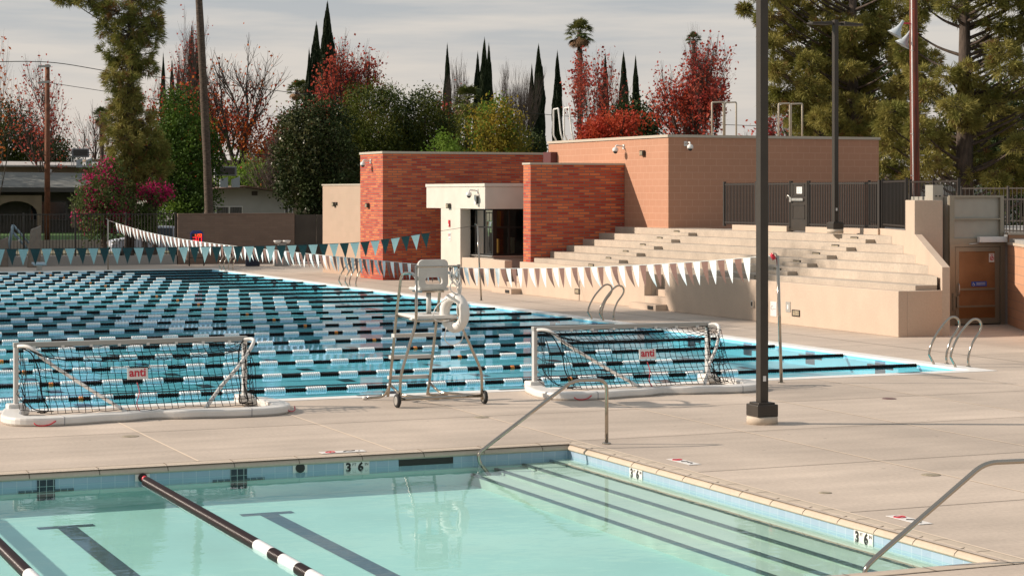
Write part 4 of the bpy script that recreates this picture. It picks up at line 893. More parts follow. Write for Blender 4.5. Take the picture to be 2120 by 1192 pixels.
bt = thing('tan_annex', 'low tan plastered annex left of the brick wing', 'building', (2.8, 40.6, 0)); B().box(2.8, 8, 40.51, 45.8, 0, 3.33).build('wall', 'tan_block_far', bt); B().box(2.77, 8.03, 40.54, 45.85, 3.331, 3.38).build('coping', 'trim', bt)
B().box(2.74, 2.80, 44.0, 44.2, 2.6, 2.7).build('bracket', 'pole_brown', bt)
bb = thing('brick_block', 'smaller red brick block between the white entrance and the bleachers', 'building', (3.5, 27.6, 0))
B().prism([(3.5, 27.6), (6.675, 27.6), (6.675, 30.0), (4.86, 30.0), (4.86, 28.15), (3.5, 28.15)], 0, 3.90).build('wall', 'red_brick', bb); B().prism([(3.47, 27.57), (6.674, 27.57), (6.674, 30.03), (4.83, 30.03), (4.83, 28.18), (3.47, 28.18)], 3.901, 3.96).build('coping', 'trim', bb)
tb = thing('block_building', 'large tan block building behind the bleachers', 'building', (6.68, 24.7, 0))
B().box(6.68, 14.05, 24.7, 33.3, 0, 4.69).build('wall', 'tan_block', tb); B().box(6.64, 14.09, 24.66, 33.34, 4.691, 4.77).build('coping', 'trim', tb)
B().prism([(6.44, 32.6), (6.675, 32.6), (6.675, 33.2), (6.44, 33.2)], 3.85, 4.4).build('downpipe_head', 'cable', tb)
# entrance: cream canopy, pier, corner window
en = thing('entrance_block', 'cream white entrance block with a canopy and dark corner window between the brick wings', 'building', (3.0, 30.0, 0))
yp0, yp1 = onX(953, 3.0), onX(913, 3.0)
B().prism([(3.0, 30.0), (4.6, 30.0), (4.6, 36.2), (3.6, 36.2), (3.0, onX(883, 3.0))], 2.54, 3.24).build('canopy', 'white_paint', en, .006)
B().prism([(2.97, 29.97), (4.63, 29.97), (4.63, 36.2), (3.59, 36.23), (2.97, onX(883, 3.0) + .02)], 3.242, 3.34).build('canopy_cap', 'white_paint', en, .006)
B().box(3.0, 3.35, yp0, yp1, 0, 2.539).build('pier', 'white_paint', en)
B().box(3.35, 3.6, 32.5, yp1, 0, 2.539).build('pier', 'white_paint', en)
B().box(3.42, 4.9, 30.32, 30.47, 0, 1.03).box(3.42, 3.57, 30.47, 32.5, 0, 1.03).build('sill_wall', 'white_paint', en)
B().box(3.33, 4.9, 30.22, 30.32, 1.031, 1.06).box(3.33, 3.42, 30.32, 32.5, 1.031, 1.06).build('sill', 'alu', en)
B().box(4.62, 6.66, 30.05, 38.0, 3.1, 3.2).build('roof', 'grey_concrete', en)
wn = B()
xw = 3.42; yw = 30.36; zb, zt_ = 1.06, 2.54; zm = 1.93
for y in (30.36, 31.1, 31.8, 32.46): wn.box(xw, xw + .07, y, y + .05, zb, zt_)
for x in (3.49, 3.95, 4.62): wn.box(x, x + .06, yw, yw + .06, zb, zt_)
for z in (zb, zm, zt_ - .05): wn.box(xw + .003, xw + .067, 30.41, 32.5, z, z + .05); wn.box(3.49, 4.7, yw + .003, yw + .057, z, z + .05)
wn = wn.build('window', 'window_frame', en)
B().quad((xw + .03, 30.4, zb), (xw + .03, 32.5, zb), (xw + .03, 32.5, zt_), (xw + .03, 30.4, zt_)); q = B(); q.quad((xw + .03, 30.4, zb), (xw + .03, 32.5, zb), (xw + .03, 32.5, zt_), (xw + .03, 30.4, zt_)); q.quad((3.45, yw + .03, zb), (4.7, yw + .03, zb), (4.7, yw + .03, zt_), (3.45, yw + .03, zt_)); q.build('glass', 'glass', wn)
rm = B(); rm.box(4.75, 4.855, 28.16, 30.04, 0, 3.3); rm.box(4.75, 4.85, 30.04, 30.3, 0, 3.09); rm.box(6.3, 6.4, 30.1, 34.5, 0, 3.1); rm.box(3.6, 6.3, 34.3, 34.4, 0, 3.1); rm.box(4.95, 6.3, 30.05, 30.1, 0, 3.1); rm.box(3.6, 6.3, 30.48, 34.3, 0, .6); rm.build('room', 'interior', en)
q = B()
for (x, y, w, h, z) in ((4.4, 33.6, .10, .45, 1.95), (4.2, 33.0, .10, .45, 1.95), (5.2, 31.0, .45, .4, 1.95), (4.6, 31.6, .35, .5, 1.1)): q.box(x, x + .1, y, y + w, z, z + h)
q.build('shelf_items', 'cream_item', en); q = B()
for (x, y, w, h, z) in ((4.3, 31.9, .35, .5, 1.95), (4.0, 31.3, .22, .45, 1.12), (3.95, 31.65, .2, .45, 1.12)): q.box(x, x + .05, y, y + w, z, z + h)
q.build('posters', 'yellow_item', en)
# planter wall in front of the entrance
t = MB().box(0, .25, 0, onX(950, 3.05) - 28.55, 0, .97).build('planter_wall', 'plaster', None, .012); t.location = (3.05, 28.55, 0); tag(t, 'low cream wall in front of the dark corner window', 'wall')
wall_cam(2.5, 39.35, 4.12, 'X', 'white dome camera high on the left brick wing'); wall_cam(3.0, 30.6, 3.05, 'X', 'white dome camera on the cream canopy corner')
t = MB().box(-.12, 0, -.07, .07, -.16, .16).build('siren_box', 'sign_white', None, .01); t.location = (3.0, 30.55, 2.82); tag(t, 'white box below the camera on the cream canopy', 'alarm box'); MB().box(-.1, -.02, -.075, -.071, -.12, .12).build('slot', 'black', t)
wall_cam(6.68, onX(1292, 6.68), 4.42, 'X', 'white dome camera on the lit side of the tan block building'); wall_cam(7.25, 24.7, 4.45, 'Y', 'white dome camera on the shaded side of the tan block building')
wall_lamp(2.8, 44.3, 2.62, 'X', 'small brown wall lamp on the low tan annex'); wall_lamp(2.5, 39.6, 2.6, 'X', 'small brown wall lamp on the narrow brick face'); wall_lamp(3.0, 33.0, 2.62, 'X', 'small brown wall lamp on the cream entrance pier'); wall_lamp(6.68, onX(1333, 6.68), 4.25, 'X', 'small brown wall lamp near the corner of the tan block building')
t = MB().box(-.04, 0, -.05, .05, -.11, .11).build('fire_alarm', 'red_plastic'); t.location = (3.0, 33.0, 2.05); tag(t, 'red fire alarm pull on the cream entrance pier', 'fire alarm'); MB().box(-.05, -.04, -.02, .03, -.08, -.02).build('handle', 'sign_white', t)
t = plate('notice', 'sign_white', 'white notice with a red emblem on the cream entrance pier', 'sign', 33.0, 1.62, .22, .27, X=3.0); m_ = MB().tube([(-.014, .04 + .04 * math.cos(a), .05 + .04 * math.sin(a)) for a in np.linspace(0, 2 * PI, 10, endpoint=False)], .009, 4, closed=True); m_.build('red_emblem', 'red_plastic', t)
MB().box(-.015, -.012, -.08, -.02, .02, .1).box(-.015, -.012, -.08, .08, -.09, -.07).build('lettering', 'ink_grey', t)
# guard rails on the roof
def roof_rail(x, y, z, dx, dy, label, kink=True):
    t = thing('roof_ladder_rail', label, 'guard rail', (x, y, z), 0, 'guard rails at the roof hatches'); d = Vector((dx, dy, 0)).normalized()
    for s in ((0, .85) if kink else (0, .44)):
        o = d * s
        if kink: P = [o + Vector((0, 0, 0)), o + d * -.0 + Vector((-.12, 0, .22)), o + Vector((-.12, 0, 1.08)), o + d * .38 + Vector((-.12, 0, 1.10)), o + d * .42 + Vector((-.05, 0, .3)), o + d * .50 + Vector((0, 0, 0))]
        else: P = [o + Vector((0, 0, 0)), o + Vector((0, 0, 1.03)), o + d * .40 + Vector((0, 0, 1.05)), o + d * .40]
        MB().tube(bend(P, .04, 3), .027, 6).build('rail', 'white_plastic' if kink else 'trim', t)
roof_rail(6.8, 32.9, 4.75, 0, -1, 'white guard rails with a bend at the left end of the tan roof')
roof_rail(onY(1474, 25.3), 25.3, 4.75, 1, 0, 'cream guard rails on the tan roof left of the tall lamp post', False)
roof_rail(onY(1612, 25.3), 25.3, 4.75, 1, 0, 'brown guard rails on the tan roof right of the tall lamp post', False)

# ------------------------------------------------------------ far side of the pool
t = MB().box(0, 300, 0, .25, 0, .40).build('kerb_wall', 'grey_concrete'); t.location = (onY(366, 56.4) - 300, 56.4, 0); tag(t, 'low grey wall under the iron fence beyond the far end of the big pool', 'wall')
xe = onY(366, 56.6)
fence([(onY(-60, 56.6), 56.6), (xe - .05, 56.6)], .38, 2.2, 'tall dark iron fence between the pool and the street, left of the brown wall', mname='far_fence', pitch=.13, pr=.011, name='iron_fence')
xr = onY(607, 56.6)
t = MB().box(0, xr - xe, 0, .3, 0, 2.12).build('brown_wall', 'brown_block'); t.location = (xe, 56.4, 0); tag(t, 'brown block wall beyond the far end of the big pool behind the red digit clock', 'wall'); MB().box(-.002, xr - xe, -.02, .32, 2.121, 2.17).build('cap', 'brown_block', t)
t = thing('wooden_gate', 'dark double gate between the brown wall and the tan annex', 'gate', (xr, 56.5, 0)); xg = onY(700, 56.5) - xr
for k in range(2): MB().box(.05 + k * (xg / 2), (k + 1) * xg / 2, 0, .08, .05, 2.1).build('gate_leaf', 'house_dark', t)
MB().box(xg * .78, xg * .84, -.02, 0, 1.1, 1.25).build('latch', 'trim', t)
# pace clock
c = at(408, 83); t = thing('pace_clock', 'blue framed pace clock with glowing red digits before the brown wall', 'pace clock', (c.x, c.y, 1.18))
MB().prism([(-.26, 0), (.26, 0), (.26, .14), (-.26, .14)], -.25, .22).build('case', 'clock_blue', t); m_ = MB(); 
m_.poly([(-.26, 0, .22), (.26, 0, .22), (.16, 0, .32), (-.16, 0, .32)]); m_.poly([(.26, .14, .22), (-.26, .14, .22), (-.16, .14, .32), (.16, .14, .32)]); m_.quad((-.16, 0, .32), (.16, 0, .32), (.16, .14, .32), (-.16, .14, .32)); m_.quad((-.26, 0, .22), (-.16, 0, .32), (-.16, .14, .32), (-.26, .14, .22)); m_.quad((.16, 0, .32), (.26, 0, .22), (.26, .14, .22), (.16, .14, .32)); m_.build('case_top', 'clock_blue', t)
MB().box(-.22, .22, -.006, 0, -.22, .19).build('face', 'black', t)
SEG = {'0': 'abcdef', '1': 'bc', '2': 'abged', '3': 'abgcd'}
def seven(mb, ch, x, z, w, h, r):
    p = {'a': ((x, z + h), (x + w, z + h)), 'b': ((x + w, z + h), (x + w, z + h / 2)), 'c': ((x + w, z + h / 2), (x + w, z)), 'd': ((x, z), (x + w, z)), 'e': ((x, z), (x, z + h / 2)), 'f': ((x, z + h / 2), (x, z + h)), 'g': ((x, z + h / 2), (x + w, z + h / 2))}
    for s in SEG[ch]: (xa, za), (xb, zb_) = p[s]; mb.box(min(xa, xb) - r, max(xa, xb) + r, -.014, -.007, min(za, zb_) - r, max(za, zb_) + r)
m_ = MB(); seven(m_, '3', -.17, -.18, .13, .22, .016); seven(m_, '0', .05, -.18, .13, .22, .016); m_.build('red_digits', 'led_red', t)
m_ = MB(); seven(m_, '1', -.12, .085, .04, .09, .009); seven(m_, '2', -.005, .085, .07, .09, .009); seven(m_, '0', .11, .085, .07, .09, .011); m_.box(-.062, -.045, -.014, -.007, .10, .112); m_.box(-.062, -.045, -.014, -.007, .15, .162); m_.build('orange_digits', 'led_orange', t)
m_ = MB()
for x in (-.3, .3): m_.tube([(x, .07, -1.14), (x, .07, -.25)], .02, 6)
m_.tube([(-.3, .07, -.8), (.3, .07, -.8)], .015, 6); m_.build('stand', 'fence_metal', t)
c = at(405, 84.5); t = thing('timing_cart', 'low dark cart with castors under the pace clock', 'cart', (c.x, c.y, 0))
MB().box(-.35, .35, -.2, .2, .25, .75).build('box', 'brown_block', t); MB().box(-.4, .4, -.22, .22, .751, .79).build('top', 'grey_concrete', t)
for x in (-.32, .32): MB().tube([(x, -.15, .08), (x, -.15, .26)], .02, 6).lathe([(.05, -.02), (.05, .02)], (x, -.15, .06), 'X', 10).build('castor', 'black', t)
c = at(523, 84); t = MB().lathe([(.28, 0), (.30, .02), (.33, .55), (.35, .56), (.35, .62)], (0, 0, 0), 'Z', 18).build('blue_bin', 'bin_blue'); t.location = (c.x, c.y, 0); tag(t, 'low dark blue bin in front of the brown wall', 'bin'); MB().lathe([(.36, .62), (.34, .66), (.1, .68)], (0, 0, 0), 'Z', 18).build('lid', 'bin_blue', t)
c = at(584, 84.5); t = thing('drinking_fountain', 'grey drinking fountain block with two white basins beside the dark gate', 'drinking fountain', (c.x, c.y, 0)); MB().box(-.35, .35, -.2, .2, 0, .62).build('plinth', 'grey_concrete', t, .02); MB().box(-.15, .15, -.1, .1, .62, .95).build('column', 'grey_concrete', t)
for x in (-.2, .2): MB().lathe([(.10, 0), (.17, .10), (.17, .13)], (x, 0, .93), 'Z', 14).build('basin', 'sign_white', t)
# pool lift, covered equipment, starting block
c = at(22, 84); t = thing('pool_lift', 'pale blue pool lift with folded arms at the far left of the pool', 'pool lift', (c.x, c.y, 0))
MB().box(-.2, .2, -.2, .2, 0, .55).build('base', 'lift_blue', t, .02); MB().tube([(-.1, 0, .5), (-.02, 0, 1.1), (.10, 0, 1.72)], [.075, .07, .06], 10).build('mast', 'lift_blue', t)
MB().tube([(.10, 0, 1.72), (.75, 0, .95)], .045, 8).build('arm', 'lift_blue', t); MB().tube([(.06, 0, 1.45), (.68, 0, .72)], .055, 8).build('arm', 'lift_blue', t); MB().box(.3, .38, -.06, .06, 1.05, 1.12).build('joint', 'sign_white', t)
def draped(name, w, d, h, label, loc, seed):
    rnd = random.Random(seed); mb = MB(); P = []
    for k in range(7):
        z = h * k / 6; f = 1 - .22 * (k / 6) ** 1.5; ring = []
        for a in range(16):
            an = 2 * PI * a / 16; rr_ = 1 + .07 * rnd.uniform(-1, 1); ring.append((w / 2 * f * math.copysign(abs(math.cos(an)) ** .6, math.cos(an)) * rr_ + .08 * k / 6, d / 2 * f * math.copysign(abs(math.sin(an)) ** .6, math.sin(an)) * rr_, z + (0.10 * math.cos(an) if k == 6 else 0)))
        P.append(ring)
    for k in range(6):
        for a in range(16): b = (a + 1) % 16; mb.quad(P[k][a], P[k][b], P[k + 1][b], P[k + 1][a], True)
    mb.poly(P[6]); o = mb.build(name, 'cover_tan'); o.location = loc; tag(o, label, 'covered equipment'); return o
c = at(70, 82.5); draped('covered_equipment', .52, .5, 1.62, 'tall narrow object under a tan cover beside the pool lift', (c.x, c.y, 0), 1)
c = at(3, 83.2); draped('covered_equipment', .5, .5, 1.15, 'lower tan covered object at the left edge behind the pool lift', (c.x, c.y, 0), 2)
c = at(61, 80.8); t = thing('starting_block', 'white topped starting block at the far end of the big pool', 'starting block', (c.x, PL + .12, 0)); MB().box(-.09, .09, 0, .2, 0, .22).build('pedestal', 'grey_alu', t); MB().prism([(-.25, -.12), (.25, -.12), (.25, .4), (-.25, .4)], [.22, .22, .26, .26], [.28, .28, .34, .34]).build('platform', 'lift_blue', t, .01)

# ------------------------------------------------------------ street side: lawn, houses, car
c0 = at(-200, 118).y
mb = MB()
a, b = at(-250, 115), at(900, 115)
ya = 84.0
mb.prism([(-120, ya), (60, ya), (60, ya + 4), (-120, ya + 4)], -.02, [.36, .36, .62, .62]); mb.prism([(-120, ya + 4), (60, ya + 4), (60, 140), (-120, 140)], -.02, .62)
struct('lawn', mb, 'lawn'); t = MB().box(-120, 60, -.35, -.01, -.02, .46).build('retaining_wall', 'lawn_wall'); t.location = (0, ya, 0); tag(t, 'low pale retaining wall below the lawn across the street', 'wall')
# house at the left
Yh = 97.0
def X_(px): return onY(px, Yh)
h1 = thing('house', 'dark shaded single-storey house with a long grey roof at the left edge across the street', 'house', (X_(-40), Yh, .62)); L1 = X_(250) - X_(-40)
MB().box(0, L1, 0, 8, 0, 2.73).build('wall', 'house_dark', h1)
def zz(py, Y=Yh): return CAMZ - (py - HOR) * ((Y - CAMY) / .955) / FPX - 1.0
xe_ = X_(185) - X_(-40)
m_ = MB(); m_.quad((-1, -1.2, 2.80), (xe_ - .1, -1.2, 2.74), (xe_ + .6, 4.5, 3.73), (-1, 4.5, 3.78)); m_.quad((xe_ + .6, 4.5, 3.73), (L1, 9, 2.8), (-1, 9, 2.8), (-1, 4.5, 3.78)); m_.build('roof', 'roof_grey', h1)
MB().box(-1, xe_, -1.25, -1.2, 2.50, 2.78).build('fascia', 'roof_trim', h1)
for x in (X_(18), X_(130)): MB().tube([(x - X_(-40), 4.0, 3.6), (x - X_(-40), 4.0, 3.95)], .07, 8).build('roof_vent', 'grey_alu', h1)
m_ = MB(); ax = X_(28) - X_(-40)
P = [(ax - 2.2, 0), (ax - 1.3, 0)] + [(ax - 1.3 + 2.6 * (1 - math.cos(PI * k / 10)) / 2, 1.15 + .8 * math.sin(PI * k / 10)) for k in range(11)] + [(ax + 1.3, 0), (ax + 1.55, 0), (ax + 1.55, 2.3), (ax - 2.2, 2.3)]
m_.poly([(p[0], -.9, p[1]) for p in P]); m_.poly([(p[0], -.7, p[1]) for p in reversed(P)]); m_.build('porch_arch', 'house_tan', h1)
wd = MB().box(X_(60) - X_(-40), X_(140) - X_(-40), -.06, 0, .75, 1.95).build('window', 'roof_trim', h1); MB().box(X_(64) - X_(-40), X_(136) - X_(-40), -.075, -.06, .82, 1.88).build('pane', 'glass_dark', wd)
MB().box(X_(68) - X_(-40), X_(88) - X_(-40), -.11, -.08, 1.5, 1.75).build('shutter_box', 'cable', h1); MB().box(X_(146) - X_(-40), X_(160) - X_(-40), -.11, -.02, .3, 1.9).build('door', 'house_tan', h1)
# house with the pale gable
Yh = 82.0
h2 = thing('house', 'pale house with a low brown gable roof behind the brown wall', 'house', (X_(360), Yh, 0)); L2 = X_(606) - X_(360)
Zg = at(480, 100).y
def z2(py): return CAMZ - (py - HOR) * (Yh - CAMY) / .981 / FPX
ap = X_(505) - X_(360)
m_ = MB(); m_.poly([(0, 0, 0), (L2, 0, 0), (L2, 0, z2(402)), (ap, 0, z2(389)), (0, 0, z2(402))]); m_.quad((0, 9, 0), (0, 0, 0), (0, 0, z2(402)), (0, 9, z2(402))); m_.quad((L2, 0, 0), (L2, 9, 0), (L2, 9, z2(402)), (L2, 0, z2(402))); m_.build('wall', 'house_white', h2)
m_ = MB(); e = .5
for (xa, za, xb, zb_) in ((-e, z2(403.5), ap, z2(388)), (ap, z2(388), L2 + e, z2(404))):
    m_.quad((xa, -.7, za), (xb, -.7, zb_), (xb, 9.5, zb_), (xa, 9.5, za)); m_.quad((xa, -.7, za + .10), (xb, -.7, zb_ + .10), (xb, 9.5, zb_ + .10), (xa, 9.5, za + .10)); m_.quad((xa, -.7, za), (xb, -.7, zb_), (xb, -.7, zb_ + .10), (xa, -.7, za + .10))
m_.build('roof', 'roof_brown', h2)
MB().box(X_(521) - X_(360), X_(533) - X_(360), -.03, 0, z2(405), z2(396)).build('gable_vent', 'roof_trim', h2)
for (xa, xb, ya_, yb_) in ((446, 502, 446, 427), (588, 606, 446, 425)):
    wf = MB().box(X_(xa) - X_(360), X_(xb) - X_(360), -.06, 0, z2(ya_), z2(yb_)).build('window', 'sign_white', h2); xm = (xa + xb) / 2
    MB().box(X_(xa + 2) - X_(360), X_(xm - 1.5) - X_(360), -.075, -.06, z2(ya_ - 2), z2(yb_ + 2)).box(X_(xm + 1.5) - X_(360), X_(xb - 2) - X_(360), -.075, -.06, z2(ya_ - 2), z2(yb_ + 2)).build('pane', 'curtain', wf)
def ac(px, Z, y0, y1, label, w, base):
    c = at(px, Z); s = Z / FPX; t = thing('roof_air_unit', label, 'air conditioner', (c.x, c.y, zt(base, Z)), -.2); h = (base - y0) * s
    MB().box(-w / 2, w / 2 - .2, -.4, .4, h * .55, h).build('case', 'ink_grey', t, .02); MB().box(-w / 2 + .1, w / 2 - .3, -.42, -.4, h * .62, h * .94).build('grille', 'roof_trim', t)
    for x in (-w * .28, w * .18): MB().prism([(x, -.35), (x + w * .3, -.35), (x + w * .3, .35), (x, .35)], 0, [h * .38, h * .5, h * .5, h * .38]).build('duct', 'horn', t)
    for x in (-w / 2, -w * .4, w * .45): MB().tube([(x, -.3, 0), (x, -.3, h * .56)], .03, 6).build('support_post', 'sign_white', t)
ac(470, 106, 345, 388, 'grey and silver air conditioner on the pale gable house roof', 1.35, 388); ac(170, 130, 308, 346, 'grey box air conditioner on a roof behind the left pine', 1.3, 347)
c = at(180, 136); t = MB().box(-6, 6, 0, 8, 0, zt(346, 136)).build('far_house', 'house_tan'); t.location = (c.x, c.y, 0); tag(t, 'tan house with a pale roof half hidden behind the left pine', 'house')
MB().prism([(-6.4, -.6), (6.4, -.6), (6.4, 8.6), (-6.4, 8.6)], zt(346, 136), [zt(346, 136) + .1, zt(346, 136) + .1, zt(333, 140), zt(333, 140)]).build('roof', 'house_white', t)
c = at(590, 150); t = MB().box(-14, 14, 0, 8, 0, zt(332, 150)).build('far_house', 'house_tan'); t.location = (c.x, c.y, 0); tag(t, 'long low tan house between the orange tree and the magnolia', 'house')
c = at(1860, 95); t = MB().box(-1.0, 1.0, 0, 3, 0, zt(346, 95)).build('far_house', 'house_white'); t.location = (c.x, c.y, 0); tag(t, 'small white building glimpsed right of the tan block building', 'building')
c = at(2060, 110); t = MB().box(-8, 12, 0, 3, 0, zt(382, 110)).build('far_house', 'house_white'); t.location = (c.x, c.y, 0); tag(t, 'pale low building seen through the fence at the right edge', 'building')
# car
c = at(318, 97)
t = thing('parked_car', 'white car parked on the street behind the iron fence and pine trunk', 'car', (c.x, c.y, 0), 0)
prof_ = [(-2.2, .30), (-2.22, .55), (-2.12, .72), (-1.75, .84), (-1.2, .92), (-.55, 1.36), (-.1, 1.46), (.8, 1.47), (1.5, 1.36), (2.0, 1.0), (2.15, .9), (2.2, .45), (2.12, .28)]
m_ = MB(); n = len(prof_)
def cw(z): return .86 if z < .9 else .86 - (z - .9) * .35
for i in range(n):
    (xa, za), (xb, zb_) = prof_[i], prof_[(i + 1) % n]; m_.quad((xa, -cw(za), za), (xb, -cw(zb_), zb_), (xb, cw(zb_), zb_), (xa, cw(za), za), True)
m_.poly([(x, -cw(z), z) for x, z in prof_]); m_.poly([(x, cw(z), z) for x, z in reversed(prof_)]); m_.build('body', 'car_white', t)
m_ = MB(); m_.poly([(x, -cw(z) - .012, z) for x, z in ((-1.02, .98), (-.5, 1.30), (-.08, 1.38), (.75, 1.38), (.75, .98))]); m_.poly([(x, -cw(z) - .012, z) for x, z in ((.82, .98), (.82, 1.38), (1.4, 1.28), (1.75, .98))]); m_.quad((-1.16, -.7, .95), (-.58, -.62, 1.34), (-.58, .62, 1.34), (-1.16, .7, .95)); m_.build('side_window', 'glass_dark', t)
for x in (-1.4, 1.35):
    for y in (-.84, .84): wh = MB().lathe([(.30, -.1), (.32, -.07), (.32, .07), (.30, .1)], (x, y, .32), 'Y', 18).build('wheel', 'tyre', t); MB().lathe([(.19, -.105), (.19, .105)], (x, y, .32), 'Y', 12).build('rim', 'alu', wh)
MB().box(-2.16, -1.9, -.885, -.6, .62, .74).build('headlight', 'sign_white', t); MB().box(-2.235, -2.2, -.5, .5, .38, .5).build('grille', 'black', t)
# ------------------------------------------------------------ vegetation
def np_mesh(name, V, F, m, n=4):
    me = bpy.data.meshes.new(name); me.vertices.add(len(V)); me.vertices.foreach_set('co', np.asarray(V, np.float32).ravel())
    nf = len(F); me.loops.add(nf * n); me.loops.foreach_set('vertex_index', np.asarray(F, np.int32).ravel())
    me.polygons.add(nf); me.polygons.foreach_set('loop_start', np.arange(0, nf * n, n, dtype=np.int32)); me.polygons.foreach_set('loop_total', np.full(nf, n, np.int32))
    me.materials.append(M[m]); me.update(); me.validate(); return me
def leaf_quads(C, size, rng, up=.0, aspect=.6, jitter=.35, dirs=None):
    n = len(C); d = rng.normal(size=(n, 3)); d[:, 2] += up
    if dirs is not None: d = d * .45 + dirs
    d /= np.linalg.norm(d, axis=1)[:, None] + 1e-9; r = rng.normal(size=(n, 3)); s = np.cross(d, r); s /= np.linalg.norm(s, axis=1)[:, None] + 1e-9
    sz = (size * (1 + jitter * rng.uniform(-1, 1, n)))[:, None]
    a = C - d * sz * .5; b = C + d * sz * .5; q = s * sz * aspect * .5
    V = np.stack([a, C + q, b, C - q], 1).reshape(-1, 3); return V, np.arange(4 * n).reshape(-1, 4)
def clumps(rng, n, rad, cen, thick=.55, lump=.18, lumps=14, squash=1.0, bottom=-1.0):
    """points in an uneven crown: near the shell, bulged by random lobes"""
    L = rng.normal(size=(lumps, 3)); L /= np.linalg.norm(L, axis=1)[:, None]; amp = rng.uniform(-1, 1, lumps)
    out = []; tot = 0
    while tot < n:
        d = rng.normal(size=(n, 3)); d /= np.linalg.norm(d, axis=1)[:, None]; d = d[d[:, 2] > bottom]
        k = np.clip(.90 + lump * (np.maximum(0, d @ L.T - .45) * 2.2 * amp).sum(1), .62, 1.06)
        r = k * (1 - thick * rng.uniform(0, 1, len(d)) ** 1.6)
        P = d * r[:, None]; out.append(P); tot += len(P)
    P = np.concatenate(out)[:n]; return P * np.array(rad) + np.array(cen)
def cluster_pts(rng, centres, per, r):
    C = np.repeat(centres, per, 0); return C + rng.normal(size=C.shape) * r
def crown_mesh(name, mname, seed, rad, nclu, per, cr, size, thick=.55, lump=.22, up=0, aspect=.6, bottom=-1, cen=(0, 0, 0)):
    rng = np.random.default_rng(seed); c = clumps(rng, nclu, rad, cen, thick, lump, bottom=bottom); P = cluster_pts(rng, c, per, cr); V, F = leaf_quads(P, size, rng, up, aspect); return np_mesh(name, V, F, mname)
def branches(seed, H_, spread, levels=4, r0=.16, kids=(3, 4), upbias=.5, lenf=.68, start=.25, wig=.12):
    rnd = random.Random(seed); mb = MB(); tips = []
    def grow(p, d, L, r, lv):
        n = 4; P = [p]; q = p.copy(); dd = d.copy()
        for i in range(n):
            dd = (dd + Vector((rnd.uniform(-wig, wig), rnd.uniform(-wig, wig), rnd.uniform(-wig * .4, wig * .8) + upbias * .10))).normalized(); q = q + dd * (L / n); P.append(q.copy())
        rr_ = [r * (1 - .45 * i / n) for i in range(n + 1)]; mb.tube(P, rr_, 5 if lv < 2 else 3, caps=False)
        if lv >= levels:
            tips.extend(P[1:]); return
        if lv >= levels - 1: tips.extend(P[2:])
        k = rnd.randint(*kids)
        for i in range(k):
            j = rnd.uniform(.35, 1.0); f = j * n; a = int(min(f, n - 1)); b = P[a].lerp(P[a + 1], f - a)
            an = 2 * PI * (i + rnd.random() * .6) / k; u = dd.orthogonal().normalized(); v = dd.cross(u); tilt = rnd.uniform(.35, .75) * spread
            nd = (dd * math.cos(tilt) + (u * math.cos(an) + v * math.sin(an)) * math.sin(tilt)); nd.z += upbias * .25; nd.normalize()
            grow(b, nd, L * lenf * rnd.uniform(.8, 1.15), r * .5, lv + 1)
        grow(P[-1], dd, L * lenf, r * .52, lv + 1)
    grow(Vector((0, 0, 0)), Vector((0, 0, 1)), H_ * start * 1.4, r0, 0)
    return mb, tips
def fit(mb, tips, H_, Wd):
    V = np.array(mb.v); hz = V[:, 2].max(); wx = np.percentile(np.abs(V[:, :2]), 97)
    s = np.array([Wd / 2 / wx, Wd / 2 / wx, H_ / hz]); mb.v = [tuple(v) for v in V * s]; T = np.array([tuple(t) for t in tips]) * s; return T
def bare_tree(px, Z, ytop, wpx, label, seed, leafm=None, nleaf=0, lsize=.16, levels=4, bark='bark', base=0.0, group=None, lowleaf=None, r0=.16, spread=1.0, name='tree', kids=(3, 4), upb=.5, topcut=None, lr=.16, cat='tree'):
    c = at(px, Z, base); H_ = zt(ytop, Z) - base; Wd = wpx * Z / FPX
    t = thing(name, label, cat, c, 0, group); mb, tips = branches(seed, H_, spread, levels, r0, kids, upb); T = fit(mb, tips, H_, Wd); mb.build('trunk', bark, t)
    if leafm and nleaf:
        rng = np.random.default_rng(seed); w_ = np.ones(len(T))
        if topcut is not None: w_ = np.clip((topcut - T[:, 2] / H_) / .25, .03, 1)
        idx = rng.choice(len(T), nleaf, p=w_ / w_.sum()); P = T[idx] + rng.normal(size=(nleaf, 3)) * lr; V, F = leaf_quads(P, lsize, rng, -.3, .8); link('crown', np_mesh('crown', V, F, leafm), t)
    if lowleaf:
        m2, n2, zc = lowleaf; rng = np.random.default_rng(seed + 7); w_ = np.clip((zc - T[:, 2] / H_) / .2, .0, 1) + 1e-4; idx = rng.choice(len(T), n2, p=w_ / w_.sum()); P = T[idx] + rng.normal(size=(n2, 3)) * lr * 1.4; V, F = leaf_quads(P, lsize, rng, -.3, .8); link('crown', np_mesh('crown', V, F, m2), t)
    return t
